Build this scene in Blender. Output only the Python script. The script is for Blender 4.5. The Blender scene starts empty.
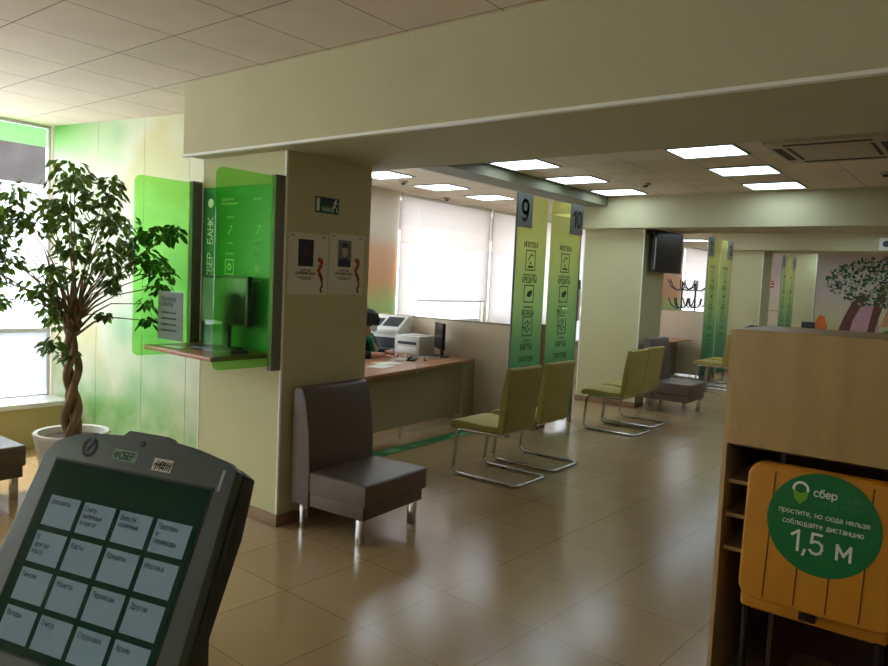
import bpy, bmesh, math, random
from mathutils import Vector, Matrix
random.seed(7)
PI = math.pi
S = bpy.context.scene
COL = S.collection

# ------------------------------------------------------------------ materials
def lin(c):
    return tuple(((v/255)/12.92 if v/255 <= .04045 else ((v/255+.055)/1.055)**2.4) for v in c)
def col4(c): return (*lin(c), 1)
def newmat(name):
    m = bpy.data.materials.new(name); m.use_nodes = True
    nt = m.node_tree
    return m, nt, nt.nodes['Principled BSDF'], nt.nodes['Material Output']
def mat(name, c, rough=.5, metal=0, var=0.0, vscale=8, emit=None, estr=0, bump=0, bscale=60, spec=.5, stretch=None):
    m, nt, b, o = newmat(name)
    b.inputs['Base Color'].default_value = col4(c)
    b.inputs['Roughness'].default_value = rough
    b.inputs['Metallic'].default_value = metal
    b.inputs['Specular IOR Level'].default_value = spec
    N, L = nt.nodes, nt.links
    if var or bump:
        tc = N.new('ShaderNodeTexCoord'); mp = N.new('ShaderNodeMapping')
        L.new(tc.outputs['Object'], mp.inputs['Vector'])
        if stretch: mp.inputs['Scale'].default_value = stretch
    if var:
        nz = N.new('ShaderNodeTexNoise'); nz.inputs['Scale'].default_value = vscale; nz.inputs['Detail'].default_value = 5
        L.new(mp.outputs[0], nz.inputs['Vector'])
        r = N.new('ShaderNodeValToRGB')
        a = lin(c)
        r.color_ramp.elements[0].position = .3; r.color_ramp.elements[1].position = .7
        r.color_ramp.elements[0].color = tuple(v*(1-var) for v in a)+(1,)
        r.color_ramp.elements[1].color = tuple(min(1, v*(1+var)) for v in a)+(1,)
        L.new(nz.outputs['Fac'], r.inputs['Fac']); L.new(r.outputs['Color'], b.inputs['Base Color'])
    if bump:
        n2 = N.new('ShaderNodeTexNoise'); n2.inputs['Scale'].default_value = bscale; n2.inputs['Detail'].default_value = 3
        L.new(mp.outputs[0], n2.inputs['Vector'])
        bp = N.new('ShaderNodeBump'); bp.inputs['Strength'].default_value = bump; bp.inputs['Distance'].default_value = .01
        L.new(n2.outputs['Fac'], bp.inputs['Height']); L.new(bp.outputs['Normal'], b.inputs['Normal'])
    if emit:
        b.inputs['Emission Color'].default_value = col4(emit); b.inputs['Emission Strength'].default_value = estr
    return m
def glassy(name, tint, diffuse=None, dfac=0.0, rough=.02, ior=1.45):
    """tinted pane: coloured transmission, clear reflections, optional body colour"""
    m, nt, b, o = newmat(name); N, L = nt.nodes, nt.links; N.remove(b)
    t = N.new('ShaderNodeBsdfTransparent'); t.inputs['Color'].default_value = (*tint, 1)
    g = N.new('ShaderNodeBsdfGlossy'); g.inputs['Roughness'].default_value = rough
    f = N.new('ShaderNodeFresnel'); f.inputs['IOR'].default_value = ior
    mx = N.new('ShaderNodeMixShader'); 
    ge = N.new('ShaderNodeNewGeometry'); fm = N.new('ShaderNodeMath'); fm.operation = 'SUBTRACT'; fm.use_clamp = True
    L.new(f.outputs[0], fm.inputs[0]); L.new(ge.outputs['Backfacing'], fm.inputs[1]); L.new(fm.outputs[0], mx.inputs[0])
    last = t.outputs[0]
    if dfac:
        d = N.new('ShaderNodeBsdfDiffuse'); d.inputs['Color'].default_value = (*diffuse, 1)
        tr = N.new('ShaderNodeBsdfTranslucent'); tr.inputs['Color'].default_value = (*diffuse, 1)
        dm = N.new('ShaderNodeMixShader'); dm.inputs[0].default_value = .5
        L.new(d.outputs[0], dm.inputs[1]); L.new(tr.outputs[0], dm.inputs[2])
        m2 = N.new('ShaderNodeMixShader'); m2.inputs[0].default_value = dfac
        L.new(t.outputs[0], m2.inputs[1]); L.new(dm.outputs[0], m2.inputs[2]); last = m2.outputs[0]
    L.new(last, mx.inputs[1]); L.new(g.outputs[0], mx.inputs[2]); L.new(mx.outputs[0], o.inputs['Surface'])
    return m

def ramp_on_axis(nt, axis, lo, hi, stops, noise=0.0, nscale=3):
    N, L = nt.nodes, nt.links
    g = N.new('ShaderNodeNewGeometry'); sx = N.new('ShaderNodeSeparateXYZ'); L.new(g.outputs['Position'], sx.inputs[0])
    mr = N.new('ShaderNodeMapRange'); mr.inputs['From Min'].default_value = lo; mr.inputs['From Max'].default_value = hi
    L.new(sx.outputs[axis], mr.inputs['Value'])
    out = mr.outputs['Result']
    if noise:
        nz = N.new('ShaderNodeTexNoise'); nz.inputs['Scale'].default_value = nscale; L.new(g.outputs['Position'], nz.inputs['Vector'])
        ma = N.new('ShaderNodeMath'); ma.operation = 'MULTIPLY_ADD'; ma.inputs[1].default_value = noise; ma.inputs[2].default_value = -noise*.5
        L.new(nz.outputs['Fac'], ma.inputs[0])
        ad = N.new('ShaderNodeMath'); ad.operation = 'ADD'; L.new(out, ad.inputs[0]); L.new(ma.outputs[0], ad.inputs[1]); out = ad.outputs[0]
    r = N.new('ShaderNodeValToRGB'); e = r.color_ramp.elements
    while len(e) < len(stops): e.new(.5)
    for el, (p, c) in zip(e, stops): el.position = p; el.color = col4(c)
    L.new(out, r.inputs['Fac'])
    return r.outputs['Color']

M = {}
M['wall'] = mat('painted_wall', (192, 188, 143), .7, var=.03, vscale=2)
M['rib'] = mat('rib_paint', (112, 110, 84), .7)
M['beam'] = mat('beam_paint', (186, 180, 142), .75, var=.03, vscale=2)
M['wall_cream'] = mat('cream_wall', (226, 214, 192), .8, var=.03)
M['white'] = mat('white_plastic', (225, 225, 220), .45)
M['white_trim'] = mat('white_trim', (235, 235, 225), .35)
M['alu'] = mat('aluminium', (150, 152, 150), .35, metal=.9)
M['darkalu'] = mat('dark_profile', (112, 116, 106), .45)
M['chrome'] = mat('chrome', (205, 205, 205), .12, metal=1)
M['black'] = mat('black_plastic', (16, 17, 18), .35)
M['screen'] = mat('black_screen', (8, 9, 11), .22)
M['rubber'] = mat('rubber', (14, 14, 14), .8)
M['baseb'] = mat('brown_tile_baseboard', (132, 104, 74), .3, var=.1)
M['leather'] = mat('taupe_leather', (92, 80, 70), .38, var=.06, bump=.12, bscale=90)
M['olive'] = mat('olive_fabric', (164, 152, 80), .7, var=.06, vscale=20, bump=.1, bscale=300)
M['wood'] = mat('beige_laminate', (178, 148, 96), .4, var=.10, vscale=2.2, stretch=(6, 6, 1.2))
M['woodedge'] = mat('light_edge', (190, 162, 112), .45, var=.05)
M['deskwood'] = mat('warm_desk_wood', (170, 118, 76), .35, var=.10, vscale=3, stretch=(2, .8, 2))
M['deskfront'] = mat('beige_desk_panel', (150, 138, 104), .5, var=.03)
M['partition'] = mat('partition_fabric', (216, 196, 170), .85, var=.03, bump=.08, bscale=400)
M['postwood'] = mat('brown_post', (120, 84, 50), .5, var=.1)
M['mustard'] = mat('mustard_leather', (196, 132, 30), .42, var=.06, bump=.06)
M['seam'] = mat('seam_thread', (104, 60, 14), .7)
M['stickergreen'] = mat('sticker_green', (6, 112, 56), .4)
M['stickerlime'] = mat('sticker_lime', (110, 176, 40), .4)
M['stickerdim'] = mat('sticker_dim_green', (40, 128, 84), .4)
M['ink_white'] = mat('white_ink', (232, 236, 230), .5)
M['ink_black'] = mat('black_ink', (22, 28, 24), .6)
M['ink_green'] = mat('dark_green_ink', (20, 58, 30), .6)
M['paper'] = mat('white_paper', (214, 214, 200), .7)
M['kiosk'] = mat('kiosk_grey', (86, 98, 91), .45, var=.02)
M['kioskdark'] = mat('kiosk_dark_side', (52, 54, 46), .55)
M['leafpot'] = mat('white_pot', (224, 222, 214), .4)
M['soil'] = mat('pebble_soil', (86, 62, 48), .9, var=.6, vscale=40, bump=.8, bscale=60)
M['bark'] = mat('ficus_bark', (122, 98, 70), .8, var=.25, vscale=16, bump=.5, bscale=40, stretch=(3, 3, .6))
M['plaque'] = mat('grey_plaque', (104, 108, 102), .45)
M['ribbon'] = mat('orange_ribbon', (176, 62, 34), .6)
M['portrait_dark'] = mat('dark_portrait', (42, 36, 34), .6, var=.3, vscale=14)
M['portrait_grey'] = mat('grey_portrait', (112, 116, 110), .6, var=.1)
M['face_print'] = mat('printed_face', (176, 164, 150), .6)
M['uniform_print'] = mat('printed_uniform', (34, 46, 78), .6)
M['hair_print'] = mat('printed_hair', (52, 50, 48), .6)
M['exit_green'] = mat('exit_green', (10, 84, 66), .4)
M['exit_navy'] = mat('exit_dark', (16, 46, 70), .4)
M['skin'] = mat('skin', (206, 150, 122), .5)
M['hair'] = mat('black_hair', (20, 17, 18), .5, bump=.4, bscale=120)
M['cloth_dark'] = mat('dark_green_cloth', (18, 32, 32), .8)
M['scarf'] = mat('green_scarf', (22, 128, 84), .7)
M['mask'] = mat('mask_white', (214, 222, 230), .7)
M['machine'] = mat('office_machine', (206, 202, 192), .45)
M['machine_dark'] = mat('office_machine_dark', (46, 48, 52), .4)
M['floorgreen'] = mat('green_floor_strip', (8, 120, 64), .35)
M['vent_dark'] = mat('vent_dark', (40, 30, 24), .7)
M['vent'] = mat('vent_plastic', (176, 160, 134), .6)
M['red'] = mat('red_paint', (190, 44, 36), .5)
M['orange'] = mat('orange_cloth', (206, 110, 40), .7, var=.1)
M['darkgreen'] = mat('dark_green_fabric', (40, 66, 46), .7)
M['sillwhite'] = mat('sill_white', (236, 236, 238), .3)
M['frame_win'] = mat('window_frame', (212, 216, 220), .4)
M['light'] = mat('light_diffuser', (240, 246, 250), .5, emit=(206, 228, 242), estr=4.6)
M['coatblack'] = mat('coat_rack_black', (24, 24, 28), .4)
M['facade_dark'] = mat('facade_grey_brown', (58, 50, 48), .9, var=.3, vscale=1.2)
M['facade_white'] = mat('facade_white', (232, 230, 232), .9, var=.05, vscale=.6)
M['snow'] = mat('bright_pavement', (226, 226, 232), .9, var=.04, vscale=.5)
M['rad'] = mat('radiator_screen', (196, 180, 132), .7)
# radiator screen: fine dot pattern
def dotted(m, scale, dark):
    nt = m.node_tree; N, L = nt.nodes, nt.links; b = N['Principled BSDF']
    tc = N.new('ShaderNodeTexCoord'); vo = N.new('ShaderNodeTexVoronoi'); vo.inputs['Scale'].default_value = scale; vo.inputs['Randomness'].default_value = 0
    L.new(tc.outputs['Object'], vo.inputs['Vector'])
    r = N.new('ShaderNodeValToRGB'); r.color_ramp.elements[0].position = .3; r.color_ramp.elements[1].position = .42
    base = b.inputs['Base Color'].default_value[:]
    r.color_ramp.elements[0].color = (*[v*dark for v in base[:3]], 1); r.color_ramp.elements[1].color = base
    L.new(vo.outputs['Distance'], r.inputs['Fac']); L.new(r.outputs['Color'], b.inputs['Base Color'])
dotted(M['rad'], 32, .55)

def tile_mat(name, c, mortar, size, msize, rot, rough, off=(0, 0), var=.06, bump=0):
    m, nt, b, o = newmat(name); N, L = nt.nodes, nt.links
    g = N.new('ShaderNodeNewGeometry'); mp = N.new('ShaderNodeMapping')
    mp.inputs['Rotation'].default_value = (0, 0, rot); mp.inputs['Location'].default_value = (*off, 0)
    L.new(g.outputs['Position'], mp.inputs['Vector'])
    br = N.new('ShaderNodeTexBrick'); br.offset = 0; br.inputs['Scale'].default_value = 1
    br.inputs['Brick Width'].default_value = size; br.inputs['Row Height'].default_value = size
    br.inputs['Mortar Size'].default_value = msize; br.inputs['Mortar Smooth'].default_value = .1
    a = lin(c)
    br.inputs['Color1'].default_value = (*[v*(1-var) for v in a], 1); br.inputs['Color2'].default_value = (*[v*(1+var) for v in a], 1)
    br.inputs['Mortar'].default_value = col4(mortar)
    L.new(mp.outputs[0], br.inputs['Vector'])
    nz = N.new('ShaderNodeTexNoise'); nz.inputs['Scale'].default_value = 3; nz.inputs['Detail'].default_value = 6; L.new(g.outputs['Position'], nz.inputs['Vector'])
    mr = N.new('ShaderNodeMapRange'); mr.inputs['To Min'].default_value = .88; mr.inputs['To Max'].default_value = 1.1; L.new(nz.outputs['Fac'], mr.inputs['Value'])
    mx = N.new('ShaderNodeMix'); mx.data_type = 'RGBA'; mx.blend_type = 'MULTIPLY'; mx.inputs['Factor'].default_value = 1
    L.new(br.outputs['Color'], mx.inputs['A']); L.new(mr.outputs['Result'], mx.inputs['B']); L.new(mx.outputs['Result'], b.inputs['Base Color'])
    b.inputs['Roughness'].default_value = rough
    return m
M['floor'] = tile_mat('beige_floor_tile', (166, 139, 101), (124, 102, 74), .6, .003, math.radians(2.4), .2, off=(.06, .0))
M['ceiling'] = tile_mat('ceiling_tile', (214, 198, 174), (130, 112, 90), .6, .004, 0, .9, off=(2.62-.0, -6.53), var=.02)

def mural_mat():
    m, nt, b, o = newmat('green_mural_print'); N, L = nt.nodes, nt.links
    g = N.new('ShaderNodeNewGeometry')
    n1 = N.new('ShaderNodeTexNoise'); n1.inputs['Scale'].default_value = 1.3; n1.inputs['Detail'].default_value = 2; L.new(g.outputs['Position'], n1.inputs['Vector'])
    r1 = N.new('ShaderNodeValToRGB'); e = r1.color_ramp.elements; e.new(.5); e.new(.6)
    for el, (p, c) in zip(e, [(.32, (216, 212, 160)), (.46, (222, 224, 198)), (.56, (202, 218, 180)), (.70, (156, 200, 150))]): el.position = p; el.color = col4(c)
    L.new(n1.outputs['Fac'], r1.inputs['Fac'])
    # leafy green towards the floor and at the upper corner by the window: part of the print
    sx = N.new('ShaderNodeSeparateXYZ'); L.new(g.outputs['Position'], sx.inputs[0])
    def mr(sock, a, b_, lo=0, hi=1):
        q = N.new('ShaderNodeMapRange'); q.inputs['From Min'].default_value = a; q.inputs['From Max'].default_value = b_
        q.inputs['To Min'].default_value = lo; q.inputs['To Max'].default_value = hi; L.new(sock, q.inputs['Value']); return q.outputs['Result']
    low = mr(sx.outputs['Z'], .95, .15)
    n2 = N.new('ShaderNodeTexNoise'); n2.inputs['Scale'].default_value = 3.2; n2.inputs['Detail'].default_value = 3; L.new(g.outputs['Position'], n2.inputs['Vector'])
    lo2 = N.new('ShaderNodeMath'); lo2.operation = 'MULTIPLY'; L.new(low, lo2.inputs[0]); L.new(mr(n2.outputs['Fac'], .3, .6), lo2.inputs[1])
    cx = mr(sx.outputs['X'], -6.3, -7.3); cz = mr(sx.outputs['Z'], 2.4, 3.0)
    co = N.new('ShaderNodeMath'); co.operation = 'MULTIPLY'; L.new(cx, co.inputs[0]); L.new(cz, co.inputs[1])
    ad = N.new('ShaderNodeMath'); ad.operation = 'ADD'; ad.use_clamp = True; L.new(lo2.outputs[0], ad.inputs[0]); L.new(co.outputs[0], ad.inputs[1])
    mx = N.new('ShaderNodeMix'); mx.data_type = 'RGBA'; L.new(ad.outputs[0], mx.inputs['Factor']); L.new(r1.outputs['Color'], mx.inputs['A']); mx.inputs['B'].default_value = col4((104, 182, 80))
    # fades to plain cream towards the column
    fd = mr(sx.outputs['X'], -5.7, -5.0)
    m3 = N.new('ShaderNodeMix'); m3.data_type = 'RGBA'; L.new(fd, m3.inputs['Factor']); L.new(mx.outputs['Result'], m3.inputs['A']); m3.inputs['B'].default_value = col4((206, 204, 172))
    L.new(m3.outputs['Result'], b.inputs['Base Color']); b.inputs['Roughness'].default_value = .35
    return m
M['mural'] = mural_mat()
def pier_mat():
    m, nt, b, o = newmat('pier_print')
    c = ramp_on_axis(nt, 'Z', .8, 2.5, [(0, (150, 196, 120)), (.3, (176, 200, 130)), (.5, (226, 168, 124)), (.78, (226, 176, 140)), (.9, (226, 206, 186))], noise=.25, nscale=1.5)
    nt.links.new(c, b.inputs['Base Color']); b.inputs['Roughness'].default_value = .6
    return m
M['pier'] = pier_mat()
def end_mural_mat():
    m, nt, b, o = newmat('end_wall_print')
    c = ramp_on_axis(nt, 'Z', .5, 2.6, [(0, (190, 190, 120)), (.35, (206, 196, 160)), (.7, (204, 190, 186)), (1, (206, 194, 186))], noise=.2, nscale=1)
    nt.links.new(c, b.inputs['Base Color']); b.inputs['Roughness'].default_value = .6
    return m
M['endmural'] = end_mural_mat()
def green_print(name, lo, hi, fac, stops, tfac):
    """translucent printed film on a clear board"""
    m, nt, b, o = newmat(name); N, L = nt.nodes, nt.links; N.remove(b)
    c = ramp_on_axis(nt, 'Z', lo, hi, stops, noise=.15, nscale=2)
    t = N.new('ShaderNodeBsdfTransparent'); L.new(c, t.inputs['Color'])
    d = N.new('ShaderNodeBsdfDiffuse'); L.new(c, d.inputs['Color'])
    tr = N.new('ShaderNodeBsdfTranslucent'); L.new(c, tr.inputs['Color'])
    dm = N.new('ShaderNodeMixShader'); dm.inputs[0].default_value = fac; L.new(d.outputs[0], dm.inputs[1]); L.new(tr.outputs[0], dm.inputs[2])
    m2 = N.new('ShaderNodeMixShader'); m2.inputs[0].default_value = tfac; L.new(dm.outputs[0], m2.inputs[1]); L.new(t.outputs[0], m2.inputs[2])
    g = N.new('ShaderNodeBsdfGlossy'); g.inputs['Roughness'].default_value = .05
    f = N.new('ShaderNodeFresnel'); f.inputs['IOR'].default_value = 1.3
    m3 = N.new('ShaderNodeMixShader'); ge = N.new('ShaderNodeNewGeometry'); fm = N.new('ShaderNodeMath'); fm.operation = 'SUBTRACT'; fm.use_clamp = True
    L.new(f.outputs[0], fm.inputs[0]); L.new(ge.outputs['Backfacing'], fm.inputs[1]); L.new(fm.outputs[0], m3.inputs[0]); L.new(m2.outputs[0], m3.inputs[1]); L.new(g.outputs[0], m3.inputs[2])
    L.new(m3.outputs[0], o.inputs['Surface'])
    return m
M['greenboard'] = green_print('green_number_board', .1, 2.65, .5, [(0, (92, 160, 134)), (.25, (124, 188, 146)), (.5, (186, 214, 160)), (.8, (214, 220, 158)), (1, (216, 212, 146))], .32)
M['fin'] = glassy('green_acrylic', (.60, .92, .46))
M['clearglass'] = glassy('clear_acrylic', (.93, .97, .94))
M['winglass'] = glassy('window_glass', (.96, .98, .98))
M['frost'] = glassy('frosted_film', (.25, .25, .26), (.86, .86, .88), .75)
M['greenfilm'] = glassy('green_window_film', (.66, .93, .58), (.55, .9, .5), .3)
def blind_mat(name, c, f):
    m, nt, b, o = newmat(name); N, L = nt.nodes, nt.links; N.remove(b)
    d = N.new('ShaderNodeBsdfDiffuse'); d.inputs['Color'].default_value = col4(c)
    tr = N.new('ShaderNodeBsdfTranslucent'); tr.inputs['Color'].default_value = col4(c)
    mx = N.new('ShaderNodeMixShader'); mx.inputs[0].default_value = f
    L.new(d.outputs[0], mx.inputs[1]); L.new(tr.outputs[0], mx.inputs[2]); L.new(mx.outputs[0], o.inputs['Surface'])
    return m
M['blind'] = blind_mat('blind_fabric', (230, 225, 223), .47)
M['blind2'] = blind_mat('blind_valance', (255, 252, 249), .97)
def leaf_mat(name, c, ct):
    m, nt, b, o = newmat(name); N, L = nt.nodes, nt.links
    b.inputs['Base Color'].default_value = col4(c); b.inputs['Roughness'].default_value = .4
    tr = N.new('ShaderNodeBsdfTranslucent'); tr.inputs['Color'].default_value = col4(ct)
    mx = N.new('ShaderNodeMixShader'); mx.inputs[0].default_value = .25
    L.new(b.outputs[0], mx.inputs[1]); L.new(tr.outputs[0], mx.inputs[2]); L.new(mx.outputs[0], o.inputs['Surface'])
    return m
M['leaf'] = leaf_mat('ficus_leaf', (50, 76, 32), (120, 160, 40))
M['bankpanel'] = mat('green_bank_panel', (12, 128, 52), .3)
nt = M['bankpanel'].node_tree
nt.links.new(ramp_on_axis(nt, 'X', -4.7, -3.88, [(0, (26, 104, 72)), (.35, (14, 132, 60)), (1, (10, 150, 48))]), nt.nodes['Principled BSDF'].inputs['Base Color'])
M['tile'] = mat('screen_tile', (118, 138, 146), .3, spec=.15, emit=(96, 116, 124), estr=.16)
M['kscreen'] = mat('terminal_screen', (8, 30, 22), .06, emit=(14, 56, 36), estr=.1, spec=.15)
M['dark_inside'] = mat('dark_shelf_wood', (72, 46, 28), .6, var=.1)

# ------------------------------------------------------------------ mesh helpers
class MB:
    def __init__(s): s.bm = bmesh.new()
    def box(s, a, b):
        x0, y0, z0 = a; x1, y1, z1 = b
        v = [s.bm.verts.new(p) for p in ((x0,y0,z0),(x1,y0,z0),(x1,y1,z0),(x0,y1,z0),(x0,y0,z1),(x1,y0,z1),(x1,y1,z1),(x0,y1,z1))]
        for f in ((3,2,1,0),(4,5,6,7),(0,1,5,4),(1,2,6,5),(2,3,7,6),(3,0,4,7)): s.bm.faces.new([v[i] for i in f])
        return s
    def prism(s, pts, ext):
        ext = Vector(ext); a = [s.bm.verts.new(p) for p in pts]; b = [s.bm.verts.new(Vector(p)+ext) for p in pts]
        n = len(pts)
        s.bm.faces.new(a); s.bm.faces.new(b[::-1])
        for i in range(n): s.bm.faces.new((a[i], b[i], b[(i+1) % n], a[(i+1) % n]))
        return s
    def tube(s, path, r, seg=10, cap=True, radii=None):
        path = [Vector(p) for p in path]; rings = []; up = None
        for i, p in enumerate(path):
            d = ((path[i+1]-p).normalized() if i < len(path)-1 else Vector()) + ((p-path[i-1]).normalized() if i else Vector())
            d = d.normalized() if d.length > 1e-6 else Vector((0,0,1))
            if up is None: up = Vector((0,0,1)) if abs(d.z) < .9 else Vector((1,0,0))
            u = (up - d*up.dot(d)).normalized(); w = d.cross(u); up = u
            rr = radii[i] if radii else r
            rings.append([s.bm.verts.new(p + (u*math.cos(2*PI*k/seg)+w*math.sin(2*PI*k/seg))*rr) for k in range(seg)])
        for a, b in zip(rings, rings[1:]):
            for k in range(seg): s.bm.faces.new((a[k], a[(k+1) % seg], b[(k+1) % seg], b[k]))
        if cap: s.bm.faces.new(rings[0][::-1]); s.bm.faces.new(rings[-1])
        return s
    def cyl(s, p0, p1, r, seg=16): return s.tube([p0, p1], r, seg)
    def lathe(s, prof, c=(0,0,0), seg=32):
        rings = []
        for r, z in prof:
            rings.append([s.bm.verts.new((c[0]+r*math.cos(2*PI*k/seg), c[1]+r*math.sin(2*PI*k/seg), c[2]+z)) for k in range(seg)])
        for a, b in zip(rings, rings[1:]):
            for k in range(seg): s.bm.faces.new((a[k], a[(k+1) % seg], b[(k+1) % seg], b[k]))
        s.bm.faces.new(rings[0][::-1]); s.bm.faces.new(rings[-1])
        return s
    def ball(s, c, r, sc=(1,1,1), sub=3):
        res = bmesh.ops.create_icosphere(s.bm, subdivisions=sub, radius=r)
        for v in res['verts']: v.co = Vector((v.co.x*sc[0], v.co.y*sc[1], v.co.z*sc[2])) + Vector(c)
        return s
    def build(s, name, m, parent=None, bevel=0, seg=2, smooth=False, world=False):
        bm = s.bm
        bmesh.ops.recalc_face_normals(bm, faces=bm.faces)
        if bevel:
            es = [e for e in bm.edges if len(e.link_faces) == 2 and e.calc_face_angle(0) > .5]
            bmesh.ops.bevel(bm, geom=es, offset=bevel, segments=seg, profile=.6, affect='EDGES', clamp_overlap=True)
        me = bpy.data.meshes.new(name); bm.to_mesh(me); bm.free()
        me.materials.append(m)
        if smooth or bevel:
            for p in me.polygons: p.use_smooth = True
            me.set_sharp_from_angle(angle=.6 if not smooth else 1.0)
        o = bpy.data.objects.new(name, me); COL.objects.link(o)
        if parent:
            o.parent = parent
            if world: me.transform(abs_matrix(parent).inverted())
        return o
def abs_matrix(o):
    m = o.matrix_basis.copy()
    return abs_matrix(o.parent) @ m if o.parent else m
def thing(name, label, cat, loc=(0,0,0), rotz=0, group=None):
    o = bpy.data.objects.new(name, None); COL.objects.link(o)
    o.empty_display_size = .1
    o.location = loc; o.rotation_euler = (0,0,rotz); return tag(o, label, cat, group)
def tag(o, label, cat, group=None, kind=None):
    o['label'] = label; o['category'] = cat
    if group: o['group'] = group
    if kind: o['kind'] = kind
    else: o['kind'] = 'thing'
    return o
def struct(o, label=None, cat=None):
    o['kind'] = 'structure'
    if label: o['label'] = label
    if cat: o['category'] = cat
    return o
def copy_tree(o, parent=None):
    c = o.copy(); COL.objects.link(c)
    if parent: c.parent = parent
    for ch in [q for q in bpy.data.objects if q.parent == o]: copy_tree(ch, c)
    return c
def rrect(a0, a1, b0, b1, r, corners=(1,1,1,1), n=6):
    """rounded rectangle, corners: (a0b0, a1b0, a1b1, a0b1)"""
    out = []
    for on, (ca, cb, st) in zip(corners, (((a0+r), (b0+r), PI), ((a1-r), (b0+r), 1.5*PI), ((a1-r), (b1-r), 0), ((a0+r), (b1-r), .5*PI))):
        if on:
            for k in range(n+1):
                t = st + PI/2*k/n; out.append((ca+r*math.cos(t), cb+r*math.sin(t)))
        else:
            sx = -1 if st in (PI, .5*PI) else 1; sy = -1 if st in (PI, 1.5*PI) else 1
            out.append((ca+r*sx, cb+r*sy))
    return out
def frame(o, u, v):
    u = Vector(u).normalized(); v = Vector(v).normalized(); n = u.cross(v)
    return Matrix((( u.x, v.x, n.x, o[0]), (u.y, v.y, n.y, o[1]), (u.z, v.z, n.z, o[2]), (0,0,0,1)))
def _o(cx, cy, rx, ry, a0=0, a1=360, n=10):
    return [(cx+rx*math.cos(math.radians(a0+(a1-a0)*k/n)), cy+ry*math.sin(math.radians(a0+(a1-a0)*k/n))) for k in range(n+1)]
def _p(t): return [[tuple(float(v) for v in q.split(',')) for q in st.split()] for st in t.split(';')]
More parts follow.
